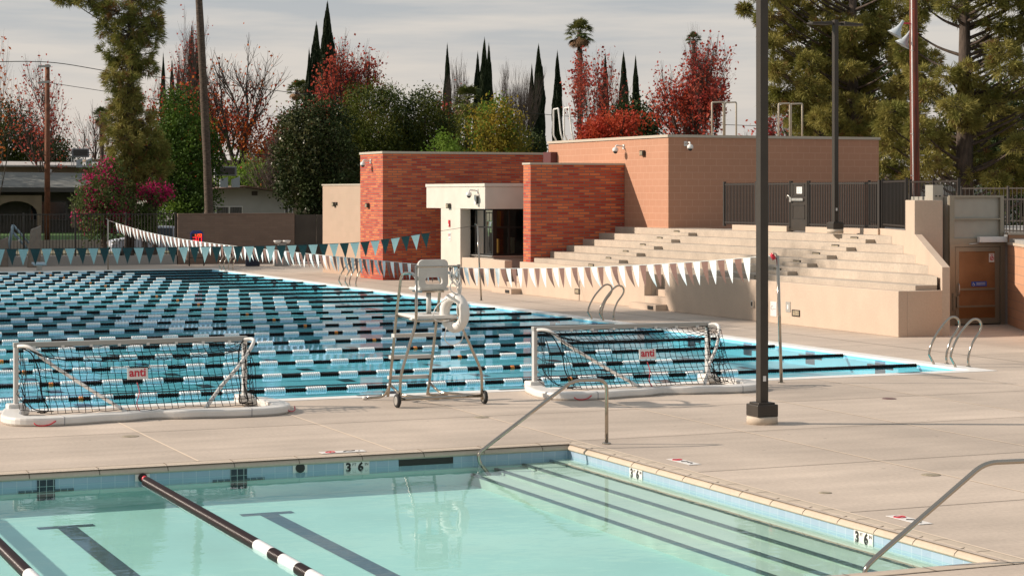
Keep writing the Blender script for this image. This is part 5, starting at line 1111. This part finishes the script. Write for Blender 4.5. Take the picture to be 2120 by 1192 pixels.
def leafy_tree(px, Z, ytop, ybot, wpx, label, seed, leafm, n=260, per=26, cr=.28, size=.17, base=0.0, lump=.3, name='tree', thick=.6, mats2=None, trunk_r=.16, bark='bark', aspect=.6, cat='tree', group=None, dy=1.0):
    c = at(px, Z, base); z1, z0 = zt(ytop, Z) - base, zt(ybot, Z) - base; rad = (wpx * Z / FPX / 2, wpx * Z / FPX / 2 * dy, (z1 - z0) / 2); cen = (0, 0, (z1 + z0) / 2)
    t = thing(name, label, cat, c, 0, group); rnd = random.Random(seed); mb = MB(); mb.tube(smooth([(0, 0, 0), (rnd.uniform(-.1, .1), 0, cen[2] * .4), (0, .1, cen[2])], 4), [trunk_r * (1 - .5 * i / 8) for i in range(9)], 7)
    for i in range(9):
        a = 2 * PI * i / 9 + rnd.random(); e = Vector((math.cos(a) * rad[0] * .7, math.sin(a) * rad[1] * .7, cen[2] + rad[2] * rnd.uniform(-.3, .6))); mb.tube(smooth([(0, 0, cen[2] * rnd.uniform(.35, .8)), e * .5 + Vector((0, 0, cen[2] * .45)), e], 4), .05, 4, caps=False)
    mb.build('trunk', bark, t)
    link('crown', crown_mesh('crown', leafm, seed, rad, n, per, cr, size, thick, lump, cen=cen, aspect=aspect), t)
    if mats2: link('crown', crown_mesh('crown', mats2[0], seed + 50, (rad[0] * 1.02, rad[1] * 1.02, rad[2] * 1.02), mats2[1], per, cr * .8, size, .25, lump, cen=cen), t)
    return t
# cypress prototypes
def cyp_mesh(seed):
    rng = np.random.default_rng(seed); n = 15000; z = rng.uniform(0, 1, n) ** .85; prof = np.clip((1 - z) / .36, 0, 1) ** .75 * np.clip(.8 + z * .6, 0, 1)
    a = rng.uniform(0, 2 * PI, n); lob = 1 + .16 * np.sin(a * 3 + z * 14 + seed) + .12 * np.sin(a * 5 - z * 23) ; r = prof * lob * np.sqrt(rng.uniform(.45, 1.05, n)) * .58
    C = np.stack([np.cos(a) * r, np.sin(a) * r, z], 1); d = np.stack([np.cos(a) * .25, np.sin(a) * .25, np.full(n, .05)], 1)
    d2 = d.copy(); d2[:, 2] = 1.0; rr_ = rng.normal(size=(n, 3)) * .35; d2 += rr_; s = np.cross(d2, rng.normal(size=(n, 3))); s /= np.linalg.norm(s, axis=1)[:, None]
    Lz = rng.uniform(.012, .03, n)[:, None]; D = np.stack([d2[:, 0] * .06, d2[:, 1] * .06, np.abs(d2[:, 2])], 1) * Lz; q = s * np.array([.045, .045, .006]) * 1.0
    V = np.stack([C - D, C + q, C + D, C - q], 1).reshape(-1, 3); return np_mesh('cypress_crown', V, np.arange(4 * n).reshape(-1, 4), 'leaf_cypress')
CM = [cyp_mesh(s) for s in (1, 2, 3)]
ctr = MB().tube([(0, 0, -.12), (0, 0, .9)], [.07, .01], 6).mesh('cypress_trunk', 'bark')
def cypress(px, ytop, ybase, wpx, Z, label, seed=0):
    c = at(px, Z); zb = zt(ybase, Z); zb0 = max(.4, min(zb, 3.0)); H_ = zt(ytop, Z) - zb0; w_ = wpx * Z / FPX
    t = thing('cypress_tree', label, 'tree', (c.x, c.y, 0), random.Random(px).uniform(0, 6), 'slender dark cypresses behind the pool building'); t['group'] = 'slender dark cypress trees on the skyline'
    o = link('crown', CM[int(px) % 3], t); o.scale = (w_, w_, H_); o.location = (0, 0, zb0); o = link('trunk', ctr, t); o.scale = (w_, w_, H_); o.location = (0, 0, zb0); return t
CYP = [(640, 110, 300, 15, 165, 'short cypress at the left of the tall pair above the magnolia'), (655, 58, 300, 27, 166, 'tall cypress left of the tallest one above the magnolia'), (678, 16, 300, 31, 160, 'tallest cypress of all, beside the crimson tree'),
      (397, 62, 300, 16, 170, 'cypress left of the tall palm trunk, behind the orange tree'), (409, 72, 300, 13, 172, 'cypress half hidden directly behind the tall palm trunk'), (338, 118, 300, 11, 172, 'thin cypress just right of the left pine'), (356, 132, 300, 12, 174, 'low cypress between the left pine and the dense green tree'), (370, 140, 300, 12, 171, 'low thin cypress above the dense green tree'), (380, 150, 300, 11, 175, 'lowest cypress above the dense green tree, near the palm trunk'),
      (926, 100, 330, 14, 150, 'single cypress behind the grey bare tree, right of the olive trees'), (989, 117, 330, 16, 150, 'left cypress of the three beside the small fan palm'), (1003, 89, 330, 20, 149, 'middle and tallest cypress of the three beside the small fan palm'), (1012, 100, 330, 16, 151, 'right cypress of the three beside the small fan palm'),
      (1101, 142, 330, 13, 150, 'shorter cypress at the left of the pair above the brick wing'), (1115, 102, 330, 22, 149, 'taller cypress of the pair above the brick wing'), (1154, 115, 300, 17, 152, 'cypress directly behind the white roof rails'),
      (1253, 118, 300, 14, 155, 'cypress inside the thin red tree right of the tall palm'), (1291, 116, 300, 18, 154, 'taller cypress of the two left of the big red tree'), (1316, 124, 300, 15, 156, 'cypress nearest the big red tree on its left')]
for a in CYP: cypress(*a[:5], a[5])
# bare and coloured trees
bare_tree(-6, 120, 52, 80, 'bare reddish branches of a tree cut off by the left edge', 41, 'leaf_orange', 260, .2, 4, name='tree')
bare_tree(100, 135, 108, 178, 'nearly bare grey tree with a few red leaves behind the wooden pole at the left', 11, 'leaf_crimson', 900, .17, 5, spread=1.15, r0=.24, kids=(2, 4))
bare_tree(205, 150, 200, 120, 'low bare tree behind the left pine', 12, 'leaf_crimson', 160, .15, 4)
bare_tree(388, 150, 8, 125, 'tall thin bare tree with reddish twigs left of the palm trunk', 13, 'leaf_crimson', 900, .18, 5, 'bark_pale', spread=.6, r0=.18, upb=1.2)
bare_tree(500, 128, 62, 235, 'large spreading tree, orange leaves below and bare branches above, right of the palm trunk', 14, 'leaf_orange', 3800, .18, 5, spread=1.2, r0=.36, topcut=.62, lr=.28, lowleaf=('leaf_red', 1500, .75), kids=(3, 4))
bare_tree(395, 138, 150, 120, 'orange red tree between the dense green tree and the tall palm trunk', 15, 'leaf_orange', 2200, .22, 4, topcut=.95, lr=.35, lowleaf=('leaf_red', 1500, .9))
bare_tree(330, 142, 165, 90, 'red leaved tree right behind the left pine', 16, 'leaf_red', 1500, .22, 4, topcut=.95, lr=.35)
bare_tree(335, 150, 255, 110, 'low red foliage tree behind the left pine trunk', 29, 'leaf_crimson', 1200, .22, 4, lr=.35)
bare_tree(572, 120, 262, 110, 'small bare tree left of the magnolia', 17, 'leaf_crimson', 50, .14, 5, 'bark_pale')
bare_tree(757, 135, 55, 150, 'crimson tree with tall red columns of leaves above the olive trees', 18, 'leaf_crimson', 1700, .18, 5, topcut=1.05, lr=.22, lowleaf=('leaf_red', 1100, .9), spread=.75, r0=.2, upb=1.0)
bare_tree(700, 138, 130, 110, 'red tree between the tallest cypress and the crimson tree', 19, 'leaf_crimson', 1700, .22, 4, topcut=.9, lr=.4, spread=.8)
bare_tree(920, 140, 104, 90, 'thin grey bare tree around the single cypress', 20, 'leaf_crimson', 60, .14, 5, 'bark_pale', spread=.55, upb=1.3)
bare_tree(922, 139, 190, 60, 'sparse red tree behind the olive trees', 30, 'leaf_crimson', 350, .2, 4, spread=.8)
bare_tree(1062, 135, 118, 100, 'pale bare tree above the yellow tree', 21, None, 0, .14, 5, 'bark_pale', spread=.65, upb=1.2, kids=(3, 5))
bare_tree(1212, 130, 92, 125, 'thin crimson tree wrapped round the tall palm trunk', 22, 'leaf_crimson', 1500, .19, 5, lr=.2, spread=.85)
bare_tree(1262, 134, 110, 90, 'sparse half bare red tree right of the tall palm', 23, 'leaf_crimson', 300, .17, 5, spread=.8)
bare_tree(1425, 118, 62, 150, 'big crimson red tree above the tan block building', 24, 'leaf_crimson', 3300, .17, 5, lr=.26, lowleaf=('leaf_red', 1800, .8), spread=.8, r0=.26)
bare_tree(1483, 116, 44, 110, 'tall thinning red tree left of the near lamp post', 25, 'leaf_crimson', 1500, .18, 5, lr=.2, spread=.7, topcut=.9)
bare_tree(1575, 112, 200, 110, 'bare tree with red leaves behind the near lamp post', 26, 'leaf_crimson', 900, .18, 5, lr=.22)
bare_tree(1640, 118, 215, 90, 'bare tree behind the brown roof rails', 27, 'leaf_crimson', 300, .17, 5)
leafy_tree(1238, 118, 250, 330, 100, 'red shrub behind the tan roof left of the dark dome tree', 31, 'leaf_red', 130, 24, .3, .2)
leafy_tree(1318, 128, 212, 330, 130, 'dark green domed tree between two cypresses and the big red tree', 32, 'leaf_dark', 220, 30, .35, .2)
leafy_tree(1285, 117, 232, 300, 110, 'red shrub in front of the dark domed tree', 37, 'leaf_red', 60, 24, .35, .2)
leafy_tree(330, 126, 300, 380, 120, 'red bush between the left pine and the dense green tree', 38, 'leaf_red', 60, 20, .35, .2)
leafy_tree(92, 146, 260, 345, 110, 'red bush behind the wooden pole at the left', 39, 'leaf_red', 60, 20, .35, .2)
# green masses
leafy_tree(15, 146, 212, 400, 175, 'dark green tree at the left edge above the grey roof', 51, 'leaf_dark', 420, 34, .32, .17, mats2=('leaf_olive', 90)); leafy_tree(105, 144, 285, 390, 100, 'small dark green tree below the wooden pole', 52, 'leaf_dark', 240, 30, .3, .17)
leafy_tree(372, 101, 198, 500, 152, 'dense rounded green tree right of the left pine', 53, 'leaf_ficus', 620, 36, .28, .15, lump=.3, mats2=('leaf_lime', 45), thick=.5)
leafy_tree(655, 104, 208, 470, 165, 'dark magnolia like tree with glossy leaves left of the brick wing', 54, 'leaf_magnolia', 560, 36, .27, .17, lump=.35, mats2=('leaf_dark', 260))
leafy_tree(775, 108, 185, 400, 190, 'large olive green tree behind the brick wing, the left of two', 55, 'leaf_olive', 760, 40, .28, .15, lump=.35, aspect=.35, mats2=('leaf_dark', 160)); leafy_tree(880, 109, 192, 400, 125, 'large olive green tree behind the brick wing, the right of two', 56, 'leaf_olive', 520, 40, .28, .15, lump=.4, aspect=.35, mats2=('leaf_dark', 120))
leafy_tree(925, 100, 282, 400, 85, 'light green bushy shrub just above the brick wing', 57, 'leaf_lime', 150, 28, .22, .14, lump=.4)
leafy_tree(1032, 106, 208, 400, 115, 'yellow and green tree above the brick wing', 58, 'leaf_yellow', 300, 26, .3, .16, lump=.55, thick=.75, mats2=('leaf_lime', 60)); leafy_tree(1100, 112, 262, 380, 60, 'dark bush below the pair of cypresses', 59, 'leaf_dark', 90, 26, .3, .17)
leafy_tree(520, 124, 322, 430, 150, 'bright green shrub behind the pale gable house', 60, 'leaf_lime', 230, 26, .3, .16, lump=.45)
t = leafy_tree(215, 90, 338, 500, 110, 'pink bougainvillea bush left of the pine trunk behind the iron fence', 61, 'leaf_boug', 260, 26, .2, .13, lump=.4, name='flowering_bush', mats2=('leaf_pink', 95), cat='bush'); leafy_tree(318, 91, 375, 425, 70, 'pink bougainvillea clump right of the pine trunk', 62, 'leaf_pink', 60, 22, .16, .12, lump=.4, name='flowering_bush', mats2=('leaf_boug', 40), cat='bush')
leafy_tree(300, 90.5, 405, 500, 48, 'green creeper hanging behind the fence right of the pine trunk', 63, 'leaf_boug', 120, 24, .14, .12, lump=.4, name='creeper', cat='creeper')
leafy_tree(2115, 105, 345, 480, 200, 'dark shrub behind the fence at the right edge', 64, 'leaf_dark', 200, 28, .3, .18)
leafy_tree(962, 126, 232, 380, 70, 'dark green bush below the shaggy fan palm', 66, 'leaf_olive', 130, 28, .3, .17)
# palms
def palm(px, Z, ycrown, rpx, ybase, label, seed, trunk_r=.16, skirt=True, trunk=True, vine=False):
    c = at(px, Z); s = Z / FPX; H_ = zt(ycrown, Z); Rr = rpx * s; t = thing('fan_palm', label, 'palm', (c.x, c.y, 0), 0, 'fan palms on the skyline'); rnd = random.Random(seed)
    if trunk: MB().tube([(0, 0, 0), (.05, 0, H_ * .5), (0, 0, H_)], [trunk_r * 1.15, trunk_r, trunk_r * .9], 8).build('trunk', 'palm_bark', t)
    def fronds(n, el0, el1, L, mname, nm, droop):
        mb = MB()
        for i in range(n):
            a = 2 * PI * i / n * 2.4 + rnd.random(); el = R(rnd.uniform(el0, el1)); d = Vector((math.cos(a) * math.cos(el), math.sin(a) * math.cos(el), math.sin(el))); b = Vector((0, 0, H_)); l1 = L * rnd.uniform(.45, .6); hub = b + d * l1
            mb.tube([b, b + d * l1 * .5, hub], .02 * L / 1.4, 3, caps=False); u = d.cross(Vector((0, 0, 1))).normalized(); v = u.cross(d)
            for k in range(-8, 9):
                an = k / 8 * R(80); dd = (d * math.cos(an) + u * math.sin(an)).normalized(); e = hub + dd * L * .5 * rnd.uniform(.85, 1.1) + Vector((0, 0, -droop * L * (.12 + .12 * abs(k) / 8))); m = hub.lerp(e, .55) + v * .05 * L; wv = dd.cross(v).normalized() * .032 * L
                mb.quad(hub, m + wv, e, m - wv)
        mb.build(nm, mname, t)
    fronds(34, -25, 85, Rr, 'leaf_palm', 'fronds', 1.0)
    if skirt: fronds(22, -80, -40, Rr * .95, 'dry_frond', 'dry_skirt', .6)
    if vine:
        rng = np.random.default_rng(seed); n = 700; z = H_ - Rr - rng.uniform(0, 1, n) * (H_ * .6); a = rng.uniform(0, 2 * PI, n); r = trunk_r * rng.uniform(.9, 2.2, n); V, F = leaf_quads(np.stack([np.cos(a) * r, np.sin(a) * r, z], 1), .2, rng); link('vine', np_mesh('vine', V, F, 'leaf_red'), t)
    return t
palm(1200, 150, 68, 36, 300, 'tall fan palm with a red vine on its trunk, highest on the skyline', 1, .22, vine=True)
palm(614, 190, 185, 24, 260, 'small distant fan palm left of the tall cypress trio', 2, .15); palm(629, 192, 178, 18, 260, 'second small distant fan palm, touching the cypress trio', 12, .12); palm(210, 165, 240, 24, 300, 'small dark fan palm seen behind the left pine', 3, .2); palm(968, 138, 208, 40, 330, 'shaggy fan palm left of the three cypresses', 4, .25)
palm(1436, 160, 82, 20, 200, 'green palm top peeking out of the big red tree', 5, .15, skirt=False)
# bare trunk of the tall palm that leaves the frame
c = at(434, 97); t = thing('tall_palm', 'tall bare palm trunk rising out of the frame behind the brown wall', 'palm', (c.x, c.y, 0)); P = []
for k in range(24):
    z = k * .75; px = 433 - 21 * (max(0, min(1.3, (z - 2.0) / 10.3))) ** 1.15; q = at(px, 97) - c; P.append((q.x, q.y, z))
rnd = random.Random(5); MB().tube(P, [(.30 if k < 3 else .215 - .002 * k) * rnd.uniform(.95, 1.05) for k in range(24)], 12).build('trunk', 'palm_bark', t)
mbx = MB()
for k in range(26):
    a = k * 2.4; el = R(-30 + 100 * ((k * .618) % 1)); b = Vector(P[-1]); d = Vector((math.cos(a) * math.cos(el), math.sin(a) * math.cos(el), math.sin(el))); u = d.cross(Vector((0, 0, 1))).normalized(); hub = b + d * .9
    mbx.tube([b, hub], .02, 3, caps=False)
    for j in range(-7, 8): an = j / 7 * 1.3; dd = d * math.cos(an) + u * math.sin(an); e = hub + dd * .9 - Vector((0, 0, .25)); m_ = hub.lerp(e, .5); w_ = u * .05; mbx.quad(hub, m_ + w_, e, m_ - w_)
mbx.build('fronds', 'leaf_palm', t)
# pines
def tufts(rng, C, D, L, w_, per, mname, nm, droop=.25):
    n = len(C); C = np.repeat(C, per, 0); D = np.repeat(D, per, 0); m = len(C); d = D * .9 + rng.normal(size=(m, 3)) * .55; d[:, 2] -= droop * .3; d /= np.linalg.norm(d, axis=1)[:, None]
    l = (L * rng.uniform(.7, 1.15, m))[:, None]; s = np.cross(d, rng.normal(size=(m, 3))); s /= np.linalg.norm(s, axis=1)[:, None]; b = C + rng.normal(size=(m, 3)) * .04
    mid = b + d * l * .55; tip = b + d * l + np.array([0, 0, -droop]) * l * .35; V = np.stack([b, mid + s * w_, tip, mid - s * w_], 1).reshape(-1, 3); return np_mesh(nm, V, np.arange(4 * m).reshape(-1, 4), mname)
def pine(px, Z, label, seed, H_, trunk_r, pads, dens=1.0, lean=0, L=.34, w_=.016, per=26, rust=0.0, base=0.0, limbs=True, side=2.0):
    """pads: (px, py, rx_px, ry_px) foliage masses in the plane of the tree, each given its own depth and thickness"""
    c = at(px, Z, base); s = Z / FPX; t = thing('pine_tree', label, 'tree', c); rng = np.random.default_rng(seed); rnd = random.Random(seed)
    right = Vector((CY_, -SY_, 0)); back = Vector((SY_, CY_, 0)); mb = MB(); mb.tube([(0, 0, 0), tuple(right * lean * .4 + Vector((0, 0, H_ * .4))), tuple(right * lean + Vector((0, 0, H_)))], [trunk_r, trunk_r * .8, trunk_r * .3], 9); C = []; D = []
    for (qx, qy, rx, ry) in pads:
        dep = rnd.uniform(-side, side) * .8; cx = (qx - px) * s; cz = zt(qy, Z) - base; cen = right * cx + back * dep + Vector((0, 0, cz)); r = np.array([rx * s, max(rx, ry) * s * .75, ry * s]); n = int(dens * 95 * (r[0] * r[2]) / .35)
        n = max(n, 34); d = rng.normal(size=(n, 3)); d /= np.linalg.norm(d, axis=1)[:, None]; rad = rng.uniform(.35, 1.0, n)[:, None] ** .6; loc = d * rad * r
        W_ = np.array(right)[None] * loc[:, :1] + np.array(back)[None] * loc[:, 1:2] + np.array([0, 0, 1])[None] * loc[:, 2:3]; C.append(W_ + np.array(cen)); out = np.array(right)[None] * d[:, :1] + np.array(back)[None] * d[:, 1:2] + np.array([0, 0, 1])[None] * (d[:, 2:3] * .6 + .25); D.append(out)
        if limbs:
            z0 = max(.5, cz - abs(cx) * .45 - .3); st = right * (lean * z0 / H_) + Vector((0, 0, z0)); mb.tube(smooth([st, st.lerp(cen, .5) + Vector((0, 0, -.15)), cen], 5), [trunk_r * .2 * (1 - .08 * i) for i in range(11)], 5, caps=False)
            for k in range(min(26, n // 5)):
                e = Vector(W_[k]) + cen; mb.tube([cen.lerp(st, .25 * rnd.random()), cen.lerp(e, .5) + Vector((0, 0, -.06)), e], [.035, .02, .010], 3, caps=False)
    mb.build('trunk', 'bark', t); C = np.concatenate(C); D = np.concatenate(D)
    if rust:
        sel = rng.uniform(size=len(C)) < rust; link('crown', tufts(rng, C[sel], D[sel], L * .9, w_, per, 'leaf_pine_rust', 'rusty_crown'), t); C, D = C[~sel], D[~sel]
    link('crown', tufts(rng, C, D, L, w_, per, 'leaf_pine', 'crown'), t); return t
CY_, SY_ = math.cos(YAW), math.sin(YAW)
pine(268, 92, 'tall narrow pine with drooping needle clumps at the left, rising out of the frame', 3, 15.5, .24, [(270, 205, 26, 24), (255, 268, 26, 24), (275, 275, 24, 22), (262, 128, 28, 22), (262, 320, 34, 24), (250, 400, 20, 14), (250, -60, 70, 45), (290, -20, 45, 35), (140, -2, 22, 8), (185, 2, 20, 10), (215, 20, 20, 16), (245, 25, 38, 26), (300, 35, 34, 24), (225, 60, 28, 18), (270, 70, 40, 28), (315, 75, 24, 16), (240, 105, 34, 24), (290, 110, 34, 24), (325, 50, 14, 16), (255, 145, 32, 24), (300, 140, 22, 14), (270, 180, 28, 26), (235, 170, 16, 22), (262, 215, 30, 28), (240, 245, 26, 24), (285, 250, 36, 28), (255, 290, 42, 30), (305, 300, 40, 30), (325, 335, 28, 28), (275, 340, 38, 28), (255, 375, 26, 22), (290, 380, 26, 18), (318, 360, 24, 18)], .55, lean=.1, rust=.09, side=.7, L=.36, w_=.015, per=26)
pads = []; rr2 = random.Random(77)
for yy in range(-60, 360, 34):
    x0, x1 = (1612, 1890)
    if yy < 20: x0 = 1580
    if yy > 230: x0 = 1640 + (yy - 230) * .6
    for xx in np.arange(x0, x1, 46): pads.append((xx + rr2.uniform(-14, 14), yy + rr2.uniform(-12, 12), rr2.uniform(20, 34), rr2.uniform(13, 22)))
pads += [(1552, 12, 10, 7), (1592, 40, 16, 12), (1600, 90, 14, 12), (1598, 150, 12, 12)]
pine(1765, 84, 'broad pine with olive needle clumps directly behind the tan block building', 21, 13.5, .36, pads, .9, side=2.6, rust=.05, L=.33, w_=.015, per=26)
pads = []
for yy in range(-60, 400, 36):
    x0 = 1900 if yy < 210 else 1850
    for xx in np.arange(x0, 2200, 48):
        if 1945 < xx < 2030 and 20 < yy < 125: continue
        pads.append((xx + rr2.uniform(-14, 14), yy + rr2.uniform(-12, 12), rr2.uniform(20, 36), rr2.uniform(13, 22)))
pine(1997, 74, 'large pine with an open crown and visible trunk at the right edge', 22, 12.5, .38, pads, .85, side=2.4, rust=.05, L=.31, w_=.014, per=26)
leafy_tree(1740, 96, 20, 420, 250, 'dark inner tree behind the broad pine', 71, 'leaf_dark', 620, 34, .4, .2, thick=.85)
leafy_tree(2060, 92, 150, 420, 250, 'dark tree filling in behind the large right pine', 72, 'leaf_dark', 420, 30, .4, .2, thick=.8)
# poles and wires
c = at(98, 112); t = thing('utility_pole', 'brown wooden utility pole with two pale cross arms at the left', 'utility pole', (c.x, c.y, 0)); s = 112 / FPX; hp = zt(134, 112)
MB().tube([(0, 0, 0), (0, 0, hp)], [.17, .13], 10).build('pole', 'wood_pole', t)
for (z, dx, tilt) in ((zt(138, 112), -.1, .03), (zt(171, 112), -.15, .12)): o = MB().box(-.36, .30, -.2, -.1, -.06, .06).build('cross_arm', 'house_white', t); o.location = (dx, 0, z); o.rotation_euler = (0, -tilt, -.3)
c = at(1897, 60); t = thing('wooden_pole', 'dark red wooden pole carrying two loudspeakers in front of the right pine', 'pole', (c.x, c.y, 1.9)); MB().tube([(0, 0, -1.9), (-.06, 0, 3.0), (-.12, 0, 8.4)], [.15, .135, .11], 12).build('pole', 'wood_red', t)
MB().tube([(-.15, -.10, 0), (-.20, -.10, 3.0), (-.25, -.10, 8.4)], .018, 6).build('conduit', 'sign_white', t)
for k in range(12): z = .4 + k * .62; MB().tube([(.12 - .008 * z, -.04, z), (.26 - .008 * z, -.08, z)] if k % 2 else [(-.16, -.1, z), (-.26, -.1, z + .02)], .012, 5).build('pole_step', 'alu', t)
hs = thing('loudspeaker', 'grey horn loudspeaker on the dark red wooden pole, the left one', 'loudspeaker', (c.x - .28, c.y - .1, zt(60, 60)), 0, 'horn loudspeakers on the wooden pole'); MB().lathe([(.05, .30), (.07, .1), (.13, -.08), (.26, -.26), (.30, -.30)], (0, 0, 0), 'Z', 18).build('horn', 'horn', hs).rotation_euler = (.25, R(28), 0)
MB().box(.1, .5, -.03, .03, .14, .2).build('bracket', 'red_plastic', hs); hs.location.x -= .40; hs.scale = (.82, .82, .82)
h2_ = copy_tree(hs); h2_.location = (c.x - .16, c.y + .28, zt(78, 60)); h2_['label'] = 'grey horn loudspeaker on the dark red wooden pole, tucked behind the pole on the right'
def wire(pts, label, Zs, r=.022):
    P = [at(px, Z, zt(py, Z)) for (px, py), Z in zip(pts, Zs)]; o = MB().tube([p - P[0] for p in smooth(P, 8)], r, 4).build('power_line', 'black'); o.location = P[0]; tag(o, label, 'power line'); 
wire([(-60, 130), (98, 129), (240, 150), (400, 168), (640, 196)], 'upper power line running right from the wooden utility pole', (112, 112, 118, 125, 140)); wire([(98, 171), (260, 196), (520, 236), (800, 262)], 'lower power line crossing behind the palm trunk', (112, 118, 130, 150), .016)
wire([(860, 185), (1000, 222), (1200, 243), (1420, 255), (1600, 262)], 'power line above the brick wing reaching behind the near lamp post', (130, 130, 130, 130, 130), .018)
wire([(120, 310), (190, 317), (360, 322), (560, 320)], 'low power line in front of the left roofs', (108, 108, 112, 115), .018)
# trees left of the frame whose shadows fall over the pool and the bleachers

def shade_tree(x, y, h, r, label, seed):
    t = thing('tree', label, 'tree', (x, y, 0), 0, 'trees left of the pool that throw the long shadows'); MB().tube([(0, 0, 0), (.2, 0, h - r)], [.3, .15], 7).build('trunk', 'bark', t); link('crown', crown_mesh('crown', 'leaf_dark', seed, (r, r, r * .85), int(70 * r), 26, .5, .32, .9, .3, cen=(0, 0, h - r * .8)), t)
for i, a in enumerate(((-27, 61, 13.5, 4.4), (-20.5, 61, 13, 4.2), (-15.5, 59, 10.5, 3.4), (-17, 91, 12, 4), (-10, 92, 11.5, 3.6), (-14, 104, 13, 4.5), (-6.5, 106, 12, 3.2), (-37, 37.5, 16.6, 4.2), (-34, 33.5, 16.4, 4.2), (-31, 29.5, 16.4, 4), (-28.6, 25.6, 16.4, 3.8), (-30.6, 31, 22, 2.3), (-34, 34, 20, 2.6))): shade_tree(a[0], a[1], a[2], a[3], 'broad dark tree beyond the left edge of the photo, ' + ORD[i] + ' from the far end', 100 + i)
